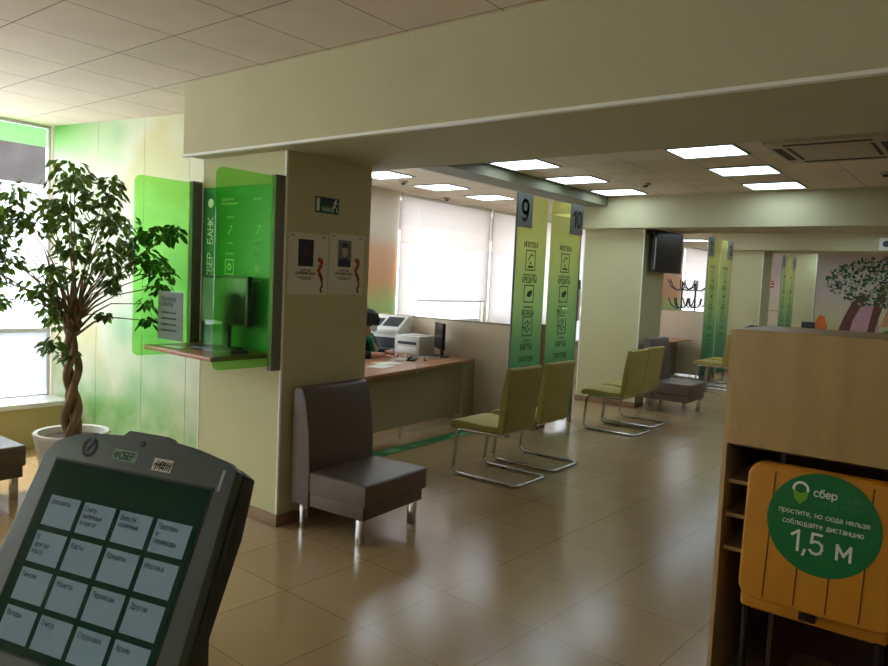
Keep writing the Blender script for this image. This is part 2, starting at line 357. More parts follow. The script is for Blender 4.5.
G = {  # stroke letters: (advance width, strokes), cap height 1
 'А':(.62,_p('0,0 .31,1 .62,0;.12,.35 .5,.35')), 'Б':(.58,_p('.54,1 0,1 0,0 .4,0 .56,.1 .58,.28 .54,.46 .4,.56 0,.56')),
 'В':(.58,_p('0,0 0,1 .36,1 .5,.92 .52,.77 .48,.62 .36,.54 0,.54;.36,.54 .54,.46 .58,.27 .54,.08 .4,0 0,0')), 'Г':(.5,_p('0,0 0,1 .5,1')),
 'Д':(.7,_p('0,-.2 0,0 .7,0 .7,-.2;.1,0 .2,.5 .22,1 .58,1 .58,0')), 'Е':(.52,_p('.52,1 0,1 0,0 .52,0;0,.53 .46,.53')),
 'Ё':(.52,_p('.52,1 0,1 0,0 .52,0;0,.53 .46,.53;.12,1.15 .16,1.2;.36,1.15 .4,1.2')), 'Ж':(.84,_p('0,1 .42,.5 0,0;.84,1 .42,.5 .84,0;.42,0 .42,1')),
 'З':(.54,_p('0,.86 .14,1 .36,1 .5,.9 .5,.66 .36,.54 .2,.54;.36,.54 .54,.42 .54,.12 .38,0 .14,0 0,.14')), 'И':(.6,_p('0,1 0,0 .6,1 .6,0')),
 'Й':(.6,_p('0,1 0,0 .6,1 .6,0;.16,1.2 .3,1.12 .44,1.2')), 'К':(.56,_p('0,0 0,1;.54,1 .04,.5 .56,0')), 'Л':(.62,_p('0,0 .1,.06 .17,.4 .18,1 .62,1 .62,0')),
 'М':(.74,_p('0,0 0,1 .37,.3 .74,1 .74,0')), 'Н':(.6,_p('0,0 0,1;.6,0 .6,1;0,.52 .6,.52')), 'О':(.7,[_o(.35,.5,.35,.5,n=14)]), 'П':(.6,_p('0,0 0,1 .6,1 .6,0')),
 'Р':(.56,_p('0,0 0,1 .38,1 .53,.9 .56,.74 .53,.58 .38,.48 0,.48')), 'С':(.62,[_o(.35,.5,.35,.5,45,315,12)]), 'Т':(.6,_p('0,1 .6,1;.3,1 .3,0')),
 'У':(.58,_p('0,1 .3,.34;.58,1 .26,.12 .16,0 .04,0')), 'Ф':(.8,[_o(.4,.52,.38,.32,n=14),[(.4,-.05),(.4,1.05)]]), 'Х':(.58,_p('0,1 .58,0;.58,1 0,0')),
 'Ц':(.66,_p('0,1 0,0 .66,0 .66,-.2;.58,0 .58,1')), 'Ч':(.54,_p('0,1 0,.6 .1,.46 .3,.44 .54,.5;.54,1 .54,0')), 'Ш':(.8,_p('0,1 0,0 .8,0 .8,1;.4,0 .4,1')),
 'Щ':(.88,_p('0,1 0,0 .88,0 .88,-.2;.8,0 .8,1;.4,0 .4,1')), 'Ъ':(.66,_p('0,1 .16,1 .16,0 .5,0 .64,.1 .64,.44 .5,.54 .16,.54')), 'Ь':(.54,_p('0,1 0,0 .38,0 .52,.1 .54,.28 .5,.46 .38,.54 0,.54')),
 'Ы':(.76,_p('0,1 0,0 .32,0 .46,.1 .48,.28 .44,.46 .32,.54 0,.54;.76,0 .76,1')), 'Э':(.6,[_o(.26,.5,.34,.5,135,-135,12),[(.2,.52),(.58,.52)]]),
 'Ю':(.9,[[(0,0),(0,1)],[(0,.52),(.26,.52)],_o(.58,.5,.32,.5,n=14)]), 'Я':(.56,_p('.56,0 .56,1 .18,1 .03,.9 0,.74 .03,.58 .18,.48 .56,.48;.3,.48 0,0')),
 '0':(.56,[_o(.28,.5,.28,.5,n=14)]), '1':(.34,_p('.0,.76 .3,1 .3,0')), '2':(.54,_p('.02,.8 .12,.97 .3,1 .48,.92 .52,.72 .44,.5 0,0 .54,0')), '3':(.54,_p('0,.86 .14,1 .36,1 .5,.9 .5,.66 .36,.54 .2,.54;.36,.54 .54,.42 .54,.12 .38,0 .14,0 0,.14')),
 '4':(.58,_p('.44,0 .44,1 0,.3 .58,.3')), '5':(.54,_p('.48,1 .08,1 .04,.54 .2,.62 .36,.62 .52,.5 .54,.28 .46,.08 .3,0 .12,.02 0,.14')), '9':(.58,[_o(.29,.68,.28,.32,n=14),_p('.57,.68 .54,.36 .42,.1 .24,0 .08,.06')[0]]),
 ',':(.14,_p('.1,.08 .02,-.18')), '.':(.1,_p('.02,.0 .06,.06')), '!':(.1,_p('.04,1 .04,.3;.04,.0 .06,.06')), ' ':(.28,[]),
}
XH = .70
for _c in 'вгджзийклмнпстхцчшщъыьэюяо':
    _w, _st = G[_c.upper()]; G[_c] = (_w*.80, [[(x*.80, y*XH) for x, y in q] for q in _st])
G['а'] = (.46,[[(.46,0),(.46,.45),(.38,.66),(.22,.7),(.05,.62)],_p('.46,.42 .18,.4 .02,.3 .0,.16 .1,.0 .26,.0 .46,.14')[0]])
G['б'] = (.54,[_o(.27,.34,.27,.34,n=12),[(.0,.34),(.03,.72),(.2,.92),(.48,1.0)]])
G['е'] = (.52,[[(.0,.36),(.52,.36)]+_o(.26,.35,.26,.35,5,315,10)[1:]]); G['ё'] = G['е']
G['р'] = (.52,[[(0,-.28),(0,.7)],_o(.26,.35,.26,.35,n=12)]); G['у'] = (.48,_p('0,.7 .25,.06;.48,.7 .2,-.2 .02,-.28'))
G['ф'] = (.66,[_o(.33,.35,.31,.33,n=12),[(.33,-.25),(.33,.98)]])
def text(name, body, size, m, parent, o, u, v, align='CENTER', spacing=1.0, bold=0, depth=.0006, line=1.0):
    """stroke lettering as a thin mesh on the plane with axes u (reading direction) and v (up); world coordinates"""
    cap = size*.72; w = size*(.095 if not bold else .125); mb = MB(); lines = body.split('\n')
    for li, ln in enumerate(lines):
        tot = sum(G[c][0]+.2 for c in ln)-.2; x = -tot*cap/2 if align == 'CENTER' else 0
        y = -cap/2 + ((len(lines)-1)/2-li)*size*line
        for c in ln:
            for st in G[c][1]:
                for p, q in zip(st, st[1:]):
                    p = Vector(p)*cap; q = Vector(q)*cap
                    if (q-p).length < 1e-6: continue
                    d = (q-p).normalized()*w*.42; p -= d; q += d
                    line2(mb, (x+p.x, y+p.y), (x+q.x, y+q.y), w, o, u, v, depth)
            x += (G[c][0]+.2)*cap
    return mb.build(name, m, parent, world=bool(parent))
def flat(pts2, o, u, v, t):
    """list of 3-D points of a 2-D outline on plane (o,u,v) and the extrusion vector of thickness t along the normal"""
    u = Vector(u).normalized(); v = Vector(v).normalized(); o = Vector(o)
    return [o+u*a+v*b for a, b in pts2], u.cross(v)*t
def ring2(cx, cy, r0, r1, n=24): return [(cx+r1*math.cos(2*PI*k/n), cy+r1*math.sin(2*PI*k/n)) for k in range(n)]
def disc(mb, cx, cy, r, o, u, v, t, n=40): mb.prism(*flat([(cx+r*math.cos(2*PI*k/n), cy+r*math.sin(2*PI*k/n)) for k in range(n)], o, u, v, t)); return mb
def ring(mb, cx, cy, r0, r1, o, u, v, t, a0=0, a1=2*PI, n=28):
    for k in range(n):
        p = a0+(a1-a0)*k/n; q = a0+(a1-a0)*(k+1)/n
        mb.prism(*flat([(cx+r0*math.cos(p), cy+r0*math.sin(p)), (cx+r1*math.cos(p), cy+r1*math.sin(p)), (cx+r1*math.cos(q), cy+r1*math.sin(q)), (cx+r0*math.cos(q), cy+r0*math.sin(q))], o, u, v, t))
    return mb
def rect2(mb, a0, a1, b0, b1, o, u, v, t): mb.prism(*flat([(a0,b0),(a1,b0),(a1,b1),(a0,b1)], o, u, v, t)); return mb
def outline2(mb, a0, a1, b0, b1, w, o, u, v, t):
    rect2(mb, a0, a1, b0, b0+w, o, u, v, t); rect2(mb, a0, a1, b1-w, b1, o, u, v, t)
    rect2(mb, a0, a0+w, b0+w, b1-w, o, u, v, t); rect2(mb, a1-w, a1, b0+w, b1-w, o, u, v, t); return mb
def line2(mb, p, q, w, o, u, v, t):
    p = Vector(p); q = Vector(q); d = (q-p).normalized(); n = Vector((-d.y, d.x))*w/2
    mb.prism(*flat([tuple(p-n), tuple(q-n), tuple(q+n), tuple(p+n)], o, u, v, t)); return mb
X, Y, Z = (1,0,0), (0,1,0), (0,0,1)

# ------------------------------------------------------------------ the setting
XW, XE, YS, YN, H = -7.3, 3.0, -3.0, 24.0, 3.0
struct(MB().box((XW-.2, YS-.2, -.1), (XE+.2, YN+.2, 0)).build('floor', M['floor']))
struct(MB().box((XW-.2, YS-.2, H), (XE+.2, YN+.2, H+.1)).build('ceiling', M['ceiling']))
struct(MB().box((XE, YS-.2, 0), (XE+.15, YN+.2, H)).build('wall_east', M['wall_cream']))
struct(MB().box((XW-.2, YS-.2, 0), (XE, YS, H)).build('wall_south', M['wall_cream']))
struct(MB().box((XW-.2, YN, 0), (XE, YN+.2, H)).build('wall_north', M['endmural']))
# window wall: parapet, lintels and piers; window 1 is the shop window of the front bay
wb = MB()
wb.box((XW-.2, YS, 0), (XW, YN, .40))
wb.box((XW-.2, 3.25, .40), (XW, 4.1, H)); wb.box((XW-.2, 7.2, .40), (XW, 7.35, H)); wb.box((XW-.2, 4.1, 2.92), (XW, 7.2, H))
PIERS = [(17.7, 20.2), (23.0, 24.0)]
WINS = [(8.2, 10.5), (10.62, 13.2), (13.32, 15.8), (15.92, 17.7), (20.2, 23.0)]
wb.box((XW-.2, 7.35, 2.92), (XW, YN, H))
for a, b in ((10.5, 10.62), (13.2, 13.32), (15.8, 15.92)): wb.box((XW-.2, a, .40), (XW, b, 2.92))
struct(wb.build('wall_west', M['wall_cream']))
pb = MB(); pb.box((XW-.2, 7.35, .40), (XW, 8.2, 2.92))
for a, b in PIERS: pb.box((XW-.2, a, .40), (XW, b, 2.92))
struct(pb.build('wall_west_piers', M['pier']))
def window(n, y0, y1, z0, z1, bars_z=(), mull=()):
    f = MB(); w = .028; x0, x1 = XW-.12, XW-.06
    f.box((x0, y0, z0), (x1, y1, z0+w)); f.box((x0, y0, z1-w), (x1, y1, z1))
    f.box((x0, y0, z0+w), (x1, y0+w, z1-w)); f.box((x0, y1-w, z0+w), (x1, y1, z1-w))
    for z in bars_z: f.box((x0, y0+w, z-.02), (x1, y1-w, z+.02))
    for y in mull: f.box((x0+.001, y-.03, z0+w), (x1-.001, y+.03, z1-w))
    o = struct(f.build('window_%d' % n, M['frame_win']))
    p = MB().box((XW-.095, y0+w, z0+w), (XW-.089, y1-w, z1-w)).build('glass', M['winglass'], o)
    return o
w1 = window(1, YS, 3.23, .40, H, (1.05,), (-1.0, 1.1))
MB().box((XW-.085, YS+.05, .46), (XW-.083, 3.2, 1.03)).build('frosted_film', M['frost'], w1)
MB().box((XW-.085, YS+.05, 2.80), (XW-.083, 3.2, 2.97)).build('green_film', M['greenfilm'], w1)
for i, (a, b) in enumerate(WINS+[(4.1, 7.2)]):
    w_ = window(i+2, a, b, .40, 2.92, (1.05,))
    MB().box((XW-.085, a+.03, .44), (XW-.083, b-.03, 1.03)).build('frosted_film', M['frost'], w_)
# sill and radiator screen along the window wall
struct(MB().box((XW, YS, .38), (-6.9, 3.225, .425)).build('trim_1', M['sillwhite'], bevel=.006))
struct(MB().box((-6.99, YS, 0), (-6.95, 3.228, .38)).build('wall_radiator_screen', M['rad']))
struct(MB().box((XW, 3.95, .38), (-6.95, YN, .425)).build('trim_2', M['sillwhite'], bevel=.006))
# printed mural wall between the shop window and the first column, in panels
mu = MB(); xs = [XW, -6.674, -6.066, -5.521, -4.70]
my = lambda x: 3.23+.45*(x-XW)/2.6
for a, b in zip(xs, xs[1:]): mu.prism([(a+.003, my(a), 0), (b-.003, my(b), 0), (b-.003, my(b)+.02, 0), (a+.003, my(a)+.02, 0)], (0,0,H))
struct(mu.build('wall_mural', M['mural']))
struct(MB().prism([(XW, my(XW)+.02, 0), (-4.70, my(-4.7)+.02, 0), (-4.70, 3.9, 0), (XW, 3.9, 0)], (0,0,H)).build('wall_mural_core', M['darkalu']))
# columns and beams
def column(name, x0, x1, y0, y1, z1, corners=True):
    o = struct(MB().box((x0, y0, 0), (x1, y1, z1)).build(name, M['wall']))
    MB().box((x0-.012, y0-.012, 0), (x1+.012, y1+.012, .085)).build('baseboard', M['baseb'], o, bevel=.003)
    if corners:
        c = MB()
        for x in (x0, x1): c.box((x-.012 if x == x1 else x-.003, y0-.003, .085), (x+.003 if x == x1 else x+.012, y0+.012, z1))
        c.build('corner_trim', M['white_trim'], o)
    return o
column('column', -4.70, -3.774, 3.124, 3.92, 2.50)
column('column.001', -5.08, -4.15, 9.87, 10.67, 2.56)
column('column.002', -5.15, -4.17, 16.2, 16.9, 2.64)
column('column.003', -5.35, -4.43, 22.8, 23.0, 3.0)
b1 = struct(MB().box((-4.70, 2.96, 2.50), (XE, 4.03, H)).build('beam', M['beam']))
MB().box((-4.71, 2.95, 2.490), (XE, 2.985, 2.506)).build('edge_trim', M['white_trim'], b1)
struct(MB().box((-5.08, 9.65, 2.56), (XE, 10.7, H)).build('beam.001', M['beam']))
struct(MB().box((-5.2, 16.0, 2.64), (XE, 17.0, H)).build('beam.002', M['beam']))
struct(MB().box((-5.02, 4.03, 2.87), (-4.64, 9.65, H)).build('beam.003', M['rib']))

# ------------------------------------------------------------------ outside
struct(MB().box((-90, -60, -.6), (XW-.25, 60, -.5)).build('ground_street', M['snow']))
fb = thing('street_building', 'long grey-brown building across the street seen through the shop window', 'building', (-34, 12, -.5))
MB().box((-8, -38, 0), (0, 38, 5.6)).build('ground_storey', M['facade_white'], fb)
MB().box((-8, -38, 5.6), (.3, 38, 8.0)).build('upper_storey', M['facade_dark'], fb)
MB().box((-8.2, -38.2, 8.0), (.6, 38.2, 8.25)).build('roof_edge', M['facade_white'], fb)

# ------------------------------------------------------------------ ceiling things
rows = (6.53, 7.72, 8.92); names_r = ('nearest the first beam', 'middle one', 'nearest the second beam')
bays = ((-2.62, 'row by the air conditioner'), (-4.58, 'row along the dark ceiling rib'), (-6.67, 'row near the window blinds'))
def ceiling_light():
    t = thing('ceiling_light', '', 'ceiling light', (0,0,H))
    f = MB()
    f.box((0,0,-.012), (.62,.02,0)); f.box((0,.52,-.012), (.62,.54,0)); f.box((0,.02,-.012), (.02,.52,0)); f.box((.6,.02,-.012), (.62,.52,0))
    f.build('frame', M['alu'], t)
    MB().box((.02,.02,-.008), (.6,.52,-.001)).build('diffuser', M['light'], t)
    return t
cl0 = ceiling_light(); first = True
def put_light(x, y, label, group):
    global first
    o = cl0 if first else copy_tree(cl0); first = False
    o.location = (x, y, H); o['label'] = label; o['group'] = group
for x, bl in bays:
    for y, rn in zip(rows, names_r):
        put_light(x, y, 'lit ceiling panel, %s, %s' % (rn, bl), 'ceiling light panels')
ordw = ('first', 'second', 'third')
colw = ((-6.67, 'over the window desks'), (-4.58, 'over the number boards'), (-2.62, 'over the aisle'), (-.6, 'over the counter side'))
for ys, bm_ in (((11.6, 13.2, 14.8), 'second'), ((18.0, 20.0, 22.0), 'third')):  # rows beyond the beams, mostly hidden, added to brighten the far bays
    for i, y in enumerate(ys):
        for x, w in colw:
            put_light(x, y, '%s lit ceiling panel added beyond the %s beam, %s' % (ordw[i], bm_, w), 'added ceiling light panels beyond the %s beam' % bm_)
for x, xn in ((-3.6, 'on the shop window side'), (-1.2, 'over the terminal')):  # unseen panels behind the camera, added as fill light for the front bay
    put_light(x, -2.0, 'unseen ceiling fill panel added in the front bay %s' % xn, 'added fill panels of the front bay')
ac = thing('air_conditioner', 'square ceiling air conditioning cassette with dark slots', 'air conditioner', (-1.30, 7.08, H))
MB().box((-.475,-.53,-.03), (.475,.53,0)).build('face_panel', M['vent'], ac, bevel=.01)
g = MB(); g.box((-.27,-.27,-.034), (.27,.27,-.029)); g.build('intake_grille', M['vent'], ac)
for a in ((-.33,-.45,.33,-.39), (-.33,.39,.33,.45), (-.44,-.30,-.37,.30), (.37,-.30,.44,.30)):
    MB().box((a[0],a[1],-.033), (a[2],a[3],-.029)).build('air_slot', M['vent_dark'], ac)
for a in ((-.33,-.29,-.30,.29), (.30,-.29,.33,.29)):
    MB().box((a[0],a[1],-.0335), (a[2],a[3],-.029)).build('air_slot', M['vent_dark'], ac)
for (x, y, l) in ((-3.63, 8.55, 'round smoke detector on the ceiling between the two lit panel rows'), (-6.5, 7.35, 'small smoke detector beside the light panels by the blinds'),
               (-7.1, 9.07, 'small ceiling sensor right above the window blinds'), (-1.1, 8.57, 'smoke detector behind the air conditioning cassette')):
    t = thing('smoke_detector', l, 'smoke detector', (x, y, H), group='ceiling smoke detectors')
    MB().lathe([(.06,0), (.06,-.012), (.045,-.03)]).build('base', M['vent'], t, smooth=True)
    MB().lathe([(.03,-.03), (.03,-.045), (.012,-.05)], seg=20).build('sensor', M['vent_dark'], t, smooth=True)

# ------------------------------------------------------------------ roller blinds
def blind(y0, y1, z0, label):
    t = thing('roller_blind', label, 'blind', (XW+.05, (y0+y1)/2, 2.95), group='window roller blinds')
    w = (y1-y0)/2
    MB().box((-.004,-w,z0-2.95), (-.002,w,0)).build('fabric', M['blind'], t)
    MB().box((-.001,-w,2.25-2.95), (.001,w,0)).build('upper_layer', M['blind2'], t)
    MB().cyl((0,-w,.005), (0,w,.005), .022).build('roller_tube', M['white'], t)
    MB().box((-.012,-w,z0-2.97), (.006,w,z0-2.945)).build('bottom_bar', M['white'], t)
blind(4.15, 7.15, 2.0, 'white roller blind half raised beside the clerk at the service desk')
blind(8.18, 8.615, 1.08, 'narrow white roller blind pulled low beside the printed wall pier')
blind(8.62, 10.53, 1.38, 'wide white roller blind behind the service desk, above the monitor')
blind(10.585, 13.25, .62, 'white roller blind behind the green number boards nine and ten')
blind(13.26, 15.85, 1.30, 'white roller blind over the window just beyond the far column')
blind(15.86, 17.72, 1.30, 'white roller blind under the television, before the far printed pier')
blind(20.17, 23.0, 1.30, 'white roller blind behind the two coat racks')

# ------------------------------------------------------------------ remote banking booth on the first column
YB = 3.124
bp = thing('bank_panel', 'dark green wall panel with white bank lettering between two green fins', 'wall panel', (-4.29, YB, 1.2))
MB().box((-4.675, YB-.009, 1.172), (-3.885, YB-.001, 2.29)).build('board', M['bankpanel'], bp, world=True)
o_ = (0, YB-.0085, 0)
lg = MB(); disc(lg, -4.585, 2.18, .032, o_, X, Z, .001); lg.build('bank_logo', M['ink_white'], bp, world=True)
text('lettering', 'СБЕР  БАНК', .085, M['ink_white'], bp, (-4.585, YB-.009, 1.86), Z, (-1,0,0))
text('lettering', 'удалённое\nобслуживание', .032, M['ink_white'], bp, (-4.46, YB-.009, 2.19), X, Z, align='LEFT')
text('lettering', 'онлайн', .032, M['ink_white'], bp, (-4.10, YB-.009, 2.2), X, Z, align='LEFT')
def icon_block(x, z, kind, cap, cap2):
    mb = MB()
    if kind == 'arrow': line2(mb, (x-.025,z-.03), (x+.025,z+.03), .008, o_, X, Z, .001); line2(mb, (x-.005,z+.03), (x+.025,z+.03), .007, o_, X, Z, .001)
    if kind == 'frame': outline2(mb, x-.05, x+.05, z-.055, z+.055, .008, o_, X, Z, .001); ring(mb, x, z, .014, .024, o_, X, Z, .001)
    if kind == 'star':
        for k in range(4): line2(mb, (x-.03*math.cos(k*PI/4), z-.03*math.sin(k*PI/4)), (x+.03*math.cos(k*PI/4), z+.03*math.sin(k*PI/4)), .012, o_, X, Z, .001)
    mb.build('pictogram', M['ink_white'], bp, world=True)
    text('lettering', cap, .024, M['ink_white'], bp, (x, YB-.009, z+.095), X, Z)
    text('lettering', cap2, .022, M['ink_white'], bp, (x, YB-.009, z-.085), X, Z)
icon_block(-4.35, 1.985, 'arrow', 'кредиты', 'онлайн')
icon_block(-4.35, 1.73, 'frame', 'ипотека', 'вклады')
icon_block(-4.04, 1.985, 'arrow', 'карты', 'счета')
icon_block(-4.04, 1.73, 'star', 'платежи', 'переводы')
def fin(x, label):
    t = thing('glass_fin', label, 'glass panel', (x, 3.0, 1.08), group='green acrylic fins of the booth')
    pts = rrect(2.615, 3.06, 1.09, 2.325, .05, (1,0,0,1))
    MB().prism([(x-.004, a, b) for a, b in pts], (.008,0,0)).build('acrylic_sheet', M['fin'], t, world=True)
    MB().box((x-.022, 3.045, 1.06), (x+.022, YB, 2.335)).build('mounting_profile', M['darkalu'], t, world=True, bevel=.004)
fin(-4.725, 'green acrylic fin on the mural side of the column, beside the ficus')
fin(-3.80, 'green acrylic fin on the corner of the column, in front of the bank panel')
sh = thing('booth_shelf', 'narrow brown wooden shelf between the two green fins', 'shelf', (-4.26, YB, 1.14))
MB().prism([(-4.69, 2.68, 1.14), (-3.825, 2.62, 1.14), (-3.825, YB-.001, 1.14), (-4.69, YB-.001, 1.14)], (0,0,.028)).build('shelf_board', M['deskwood'], sh, world=True, bevel=.002)
MB().box((-4.5, 3.0, 1.12), (-4.0, YB-.001, 1.139)).build('bracket', M['darkalu'], sh, world=True)
ZS = 1.168
mn = thing('monitor', 'black flat monitor standing on the booth shelf against the green panel', 'monitor', (-4.26, 3.03, ZS))
MB().box((-.265,-.02,.165), (.265,.02,.50)).build('bezel', M['black'], mn, bevel=.006)
MB().box((-.245,-.0215,.185), (.245,-.019,.48)).build('screen', M['screen'], mn)
MB().box((-.03,.0,.012), (.03,.03,.2)).build('stand', M['black'], mn, bevel=.004)
MB().box((-.12,-.06,0), (.12,.06,.012)).build('foot', M['black'], mn, bevel=.004)
kb = thing('keyboard', 'black keyboard lying on the booth shelf under the monitor', 'keyboard', (-4.12, 2.88, ZS), .03)
MB().box((-.22,-.07,0), (.22,.07,.018)).build('case', M['black'], kb, bevel=.004)
k = MB()
for i in range(14):
    for j in range(4): k.box((-.205+i*.0295,-.055+j*.029,.018), (-.205+i*.0295+.024,-.055+j*.029+.023,.024))
k.build('keys', M['machine_dark'], kb)
ho = thing('sheet_holder', 'grey information sheet in a clear acrylic holder on the booth shelf', 'sheet holder', (-4.47, 2.74, ZS))
MB().box((-.16,-.03,0), (.16,.05,.006)).build('foot', M['clearglass'], ho)
MB().box((-.16,.002,.006), (.16,.005,.38)).build('acrylic_back', M['clearglass'], ho)
ps = MB().box((-.15,-.0005,.05), (.15,.0015,.375)).build('sheet', mat('grey_sheet', (92, 100, 84), .6), ho)
mm = frame((0,0,0), X, Z)
for z, ln, sz in ((.325, 'УВАЖАЕМЫЕ', .034), (.29, 'КЛИЕНТЫ!', .034)):
    p = abs_matrix(ho) @ Vector((-.11,-.001,z)); text('lettering', ln, sz, M['ink_black'], ho, p, abs_matrix(ho).to_3x3() @ Vector(X), Z, align='LEFT', bold=.0006)
for z in (.235, .195, .155, .115):
    p = abs_matrix(ho) @ Vector((-.11,-.001,z)); text('lettering', 'соблюдайте дистанцию', .018, M['ink_black'], ho, p, abs_matrix(ho).to_3x3() @ Vector(X), Z, align='LEFT')
bk = thing('leaflet_pocket', 'empty clear acrylic leaflet pocket on the booth shelf near the corner fin', 'leaflet holder', (-3.95, 2.72, ZS))
q = MB(); q.box((-.09,0,0), (.09,.004,.22)); q.box((-.09,.004,0), (.09,.05,.004)); q.box((-.09,.046,.004), (.09,.05,.14)); q.box((-.094,0,0), (-.09,.05,.14)); q.box((.09,0,0), (.094,.05,.14))
q.build('pocket', M['clearglass'], bk)

# ------------------------------------------------------------------ column face: exit sign, memorial posters
XP = -3.774
ex = thing('exit_sign', 'small dark green exit sign with running figure on the column', 'sign', (XP, 3.485, 2.18))
MB().box((XP, 3.378, 2.128), (XP+.006, 3.592, 2.236)).build('backing', M['exit_green'], ex, world=True)
oe = (XP+.006, 0, 0)
q = MB(); rect2(q, 3.425, 3.588, 2.184, 2.232, oe, Y, Z, .0008); q.build('dark_field', M['exit_navy'], ex, world=True)
q = MB(); rect2(q, 3.425, 3.588, 2.132, 2.180, oe, Y, Z, .0008); q.build('green_field', M['exit_green'], ex, world=True)
text('lettering', 'ВЫХОД', .036, M['ink_white'], ex, (XP+.0072, 3.49, 2.155), Y, Z)
q = MB(); o2 = (XP+.0068, 0, 0)
disc(q, 3.562, 2.222, .009, o2, Y, Z, .0006, 12)
for a, b, w in (((3.56,2.212),(3.548,2.182),.012), ((3.56,2.208),(3.582,2.196),.006), ((3.556,2.208),(3.536,2.204),.006), ((3.549,2.184),(3.57,2.165),.008), ((3.57,2.165),(3.578,2.14),.007), ((3.547,2.184),(3.53,2.166),.008)):
    line2(q, a, b, w, o2, Y, Z, .0006)
q.build('running_figure', M['ink_white'], ex, world=True)
q = MB(); rect2(q, 3.386, 3.412, 2.14, 2.225, oe, Y, Z, .0006); q.build('white_field', M['ink_white'], ex, world=True)
def poster(y0, y1, z0, z1, label, grey):
    t = thing('poster', label, 'poster', (XP, (y0+y1)/2, z0), group='memorial posters on the column')
    MB().box((XP, y0, z0), (XP+.003, y1, z1)).build('sheet', M['paper'], t, world=True)
    o = (XP+.003, 0, 0); w = y1-y0; h = z1-z0
    q = MB(); a0, a1, c0, c1 = y0+w*.24, y0+w*.62, z0+h*.46, z0+h*.90
    rect2(q, a0, a1, c0, c1, o, Y, Z, .0008)
    ph = q.build('portrait', M['portrait_grey'] if grey else M['portrait_dark'], t, world=True)
    o3 = (XP+.0038, 0, 0); cx = (a0+a1)/2; pw = a1-a0; phh = c1-c0
    if grey:
        q = MB(); q.prism(*flat([(a0+.005,c0+.002),(a1-.005,c0+.002),(a1-.008,c0+phh*.22),(cx+pw*.18,c0+phh*.33),(cx-pw*.18,c0+phh*.33),(a0+.008,c0+phh*.22)], o3, Y, Z, .0004)); q.build('uniform', M['uniform_print'], ph, world=True)
        q = MB(); q.prism(*flat([(cx+pw*.2*math.cos(k*PI/10), c0+phh*.6+phh*.24*math.sin(k*PI/10)) for k in range(20)], o3, Y, Z, .0005)); q.build('face', M['face_print'], ph, world=True)
        q = MB(); q.prism(*flat([(cx+pw*.24*math.cos(k*PI/10), c0+phh*.72+phh*.19*math.sin(k*PI/10)) for k in range(11)], o3, Y, Z, .0007)); q.build('hair', M['hair_print'], ph, world=True)
    else:
        q = MB(); q.prism(*flat([(cx+pw*.17*math.cos(k*PI/10), c0+phh*.6+phh*.2*math.sin(k*PI/10)) for k in range(20)], o3, Y, Z, .0005)); q.build('face', mat('dim_face', (70, 56, 50), .6), ph, world=True)
    text('lettering', 'ПОЧЁТНЫЙ', .02, M['ink_black'], t, (XP+.0035, cx, z0+h*.395), Y, Z)
    text('lettering', 'СОТРУДНИК БАНКА', .021, M['ink_black'], t, (XP+.0035, cx, z0+h*.345), Y, Z, bold=.0006)
    text('lettering', 'за долгую и верную службу\nв отделении банка', .012, M['ink_black'], t, (XP+.0035, cx, z0+h*.27), Y, Z)
    text('lettering', '1941', .016, M['ink_black'], t, (XP+.0035, y0+w*.1, z0+h*.955), Y, Z); text('lettering', '1945', .016, M['ink_black'], t, (XP+.0035, y1-w*.12, z0+h*.955), Y, Z)
    # striped ribbon looping down beside the portrait
    rx = y0+w*.76; pts = [(rx-.005,z0+h*.56),(rx+.02,z0+h*.60),(rx+.03,z0+h*.50),(rx+.005,z0+h*.44),(rx+.004,z0+h*.36),(rx+.03,z0+h*.30),(rx+.03,z0+h*.24)]
    q = MB()
    for a, b in zip(pts, pts[1:]): line2(q, a, b, .03, o, Y, Z, .0006+random.random()*.0003)
    q.build('ribbon', M['ribbon'], t, world=True)
    q = MB(); pts = [(rx+.012,z0+h*.34),(rx+.03,z0+h*.25),(rx+.04,z0+h*.15),(rx+.02,z0+h*.10),(rx+.035,z0+h*.03)]
    for a, b in zip(pts, pts[1:]): line2(q, a, b, .014, o, Y, Z, .0012)
    q.build('ribbon_tail', mat('dark_ribbon', (64, 30, 22), .6), t, world=True)
poster(3.155, 3.508, 1.567, 1.978, 'memorial poster with a very dark portrait and orange ribbon', False)
poster(3.520, 3.862, 1.570, 1.998, 'memorial poster with a grey portrait in blue uniform', True)

# ------------------------------------------------------------------ lounge chairs
def lounge_chair():
    t = thing('lounge_chair', '', 'armchair', (0,0,0), group='taupe leather lounge chairs')
    prof = [(0,.17),(.17,.17),(.17,.42),(.155,.66),(.12,.86),(.09,.945),(.06,.955),(.01,.95),(0,.93)]
    MB().prism([(a,0,b) for a, b in prof], (0,.66,0)).build('backrest', M['leather'], t, bevel=.014, seg=3)
    MB().box((.165,0,.255), (.66,.66,.405)).build('seat_cushion', M['leather'], t, bevel=.022, seg=3)
    MB().box((.02,.012,.17), (.63,.648,.256)).build('seat_base', M['leather'], t, bevel=.008)
    for x in (.07, .58):
        for y in (.055, .605):
            MB().prism([(x-.024,y-.024,0),(x+.024,y-.024,0),(x+.024,y+.024,0),(x-.024,y+.024,0)], (0,0,.171)).build('leg', M['chrome'], t, bevel=.006)
    return t
lc = lounge_chair(); lc.location = (-3.722, 3.192, 0); lc.rotation_euler.z = math.radians(4); lc['label'] = 'taupe leather lounge chair with chrome legs against the poster column'
l2 = copy_tree(lc); l2.location = (-4.06, 9.82, 0); l2.scale = (1.08, 1.08, 1.08); l2.rotation_euler.z = 0; l2['label'] = 'taupe lounge chair against the far column under the television'
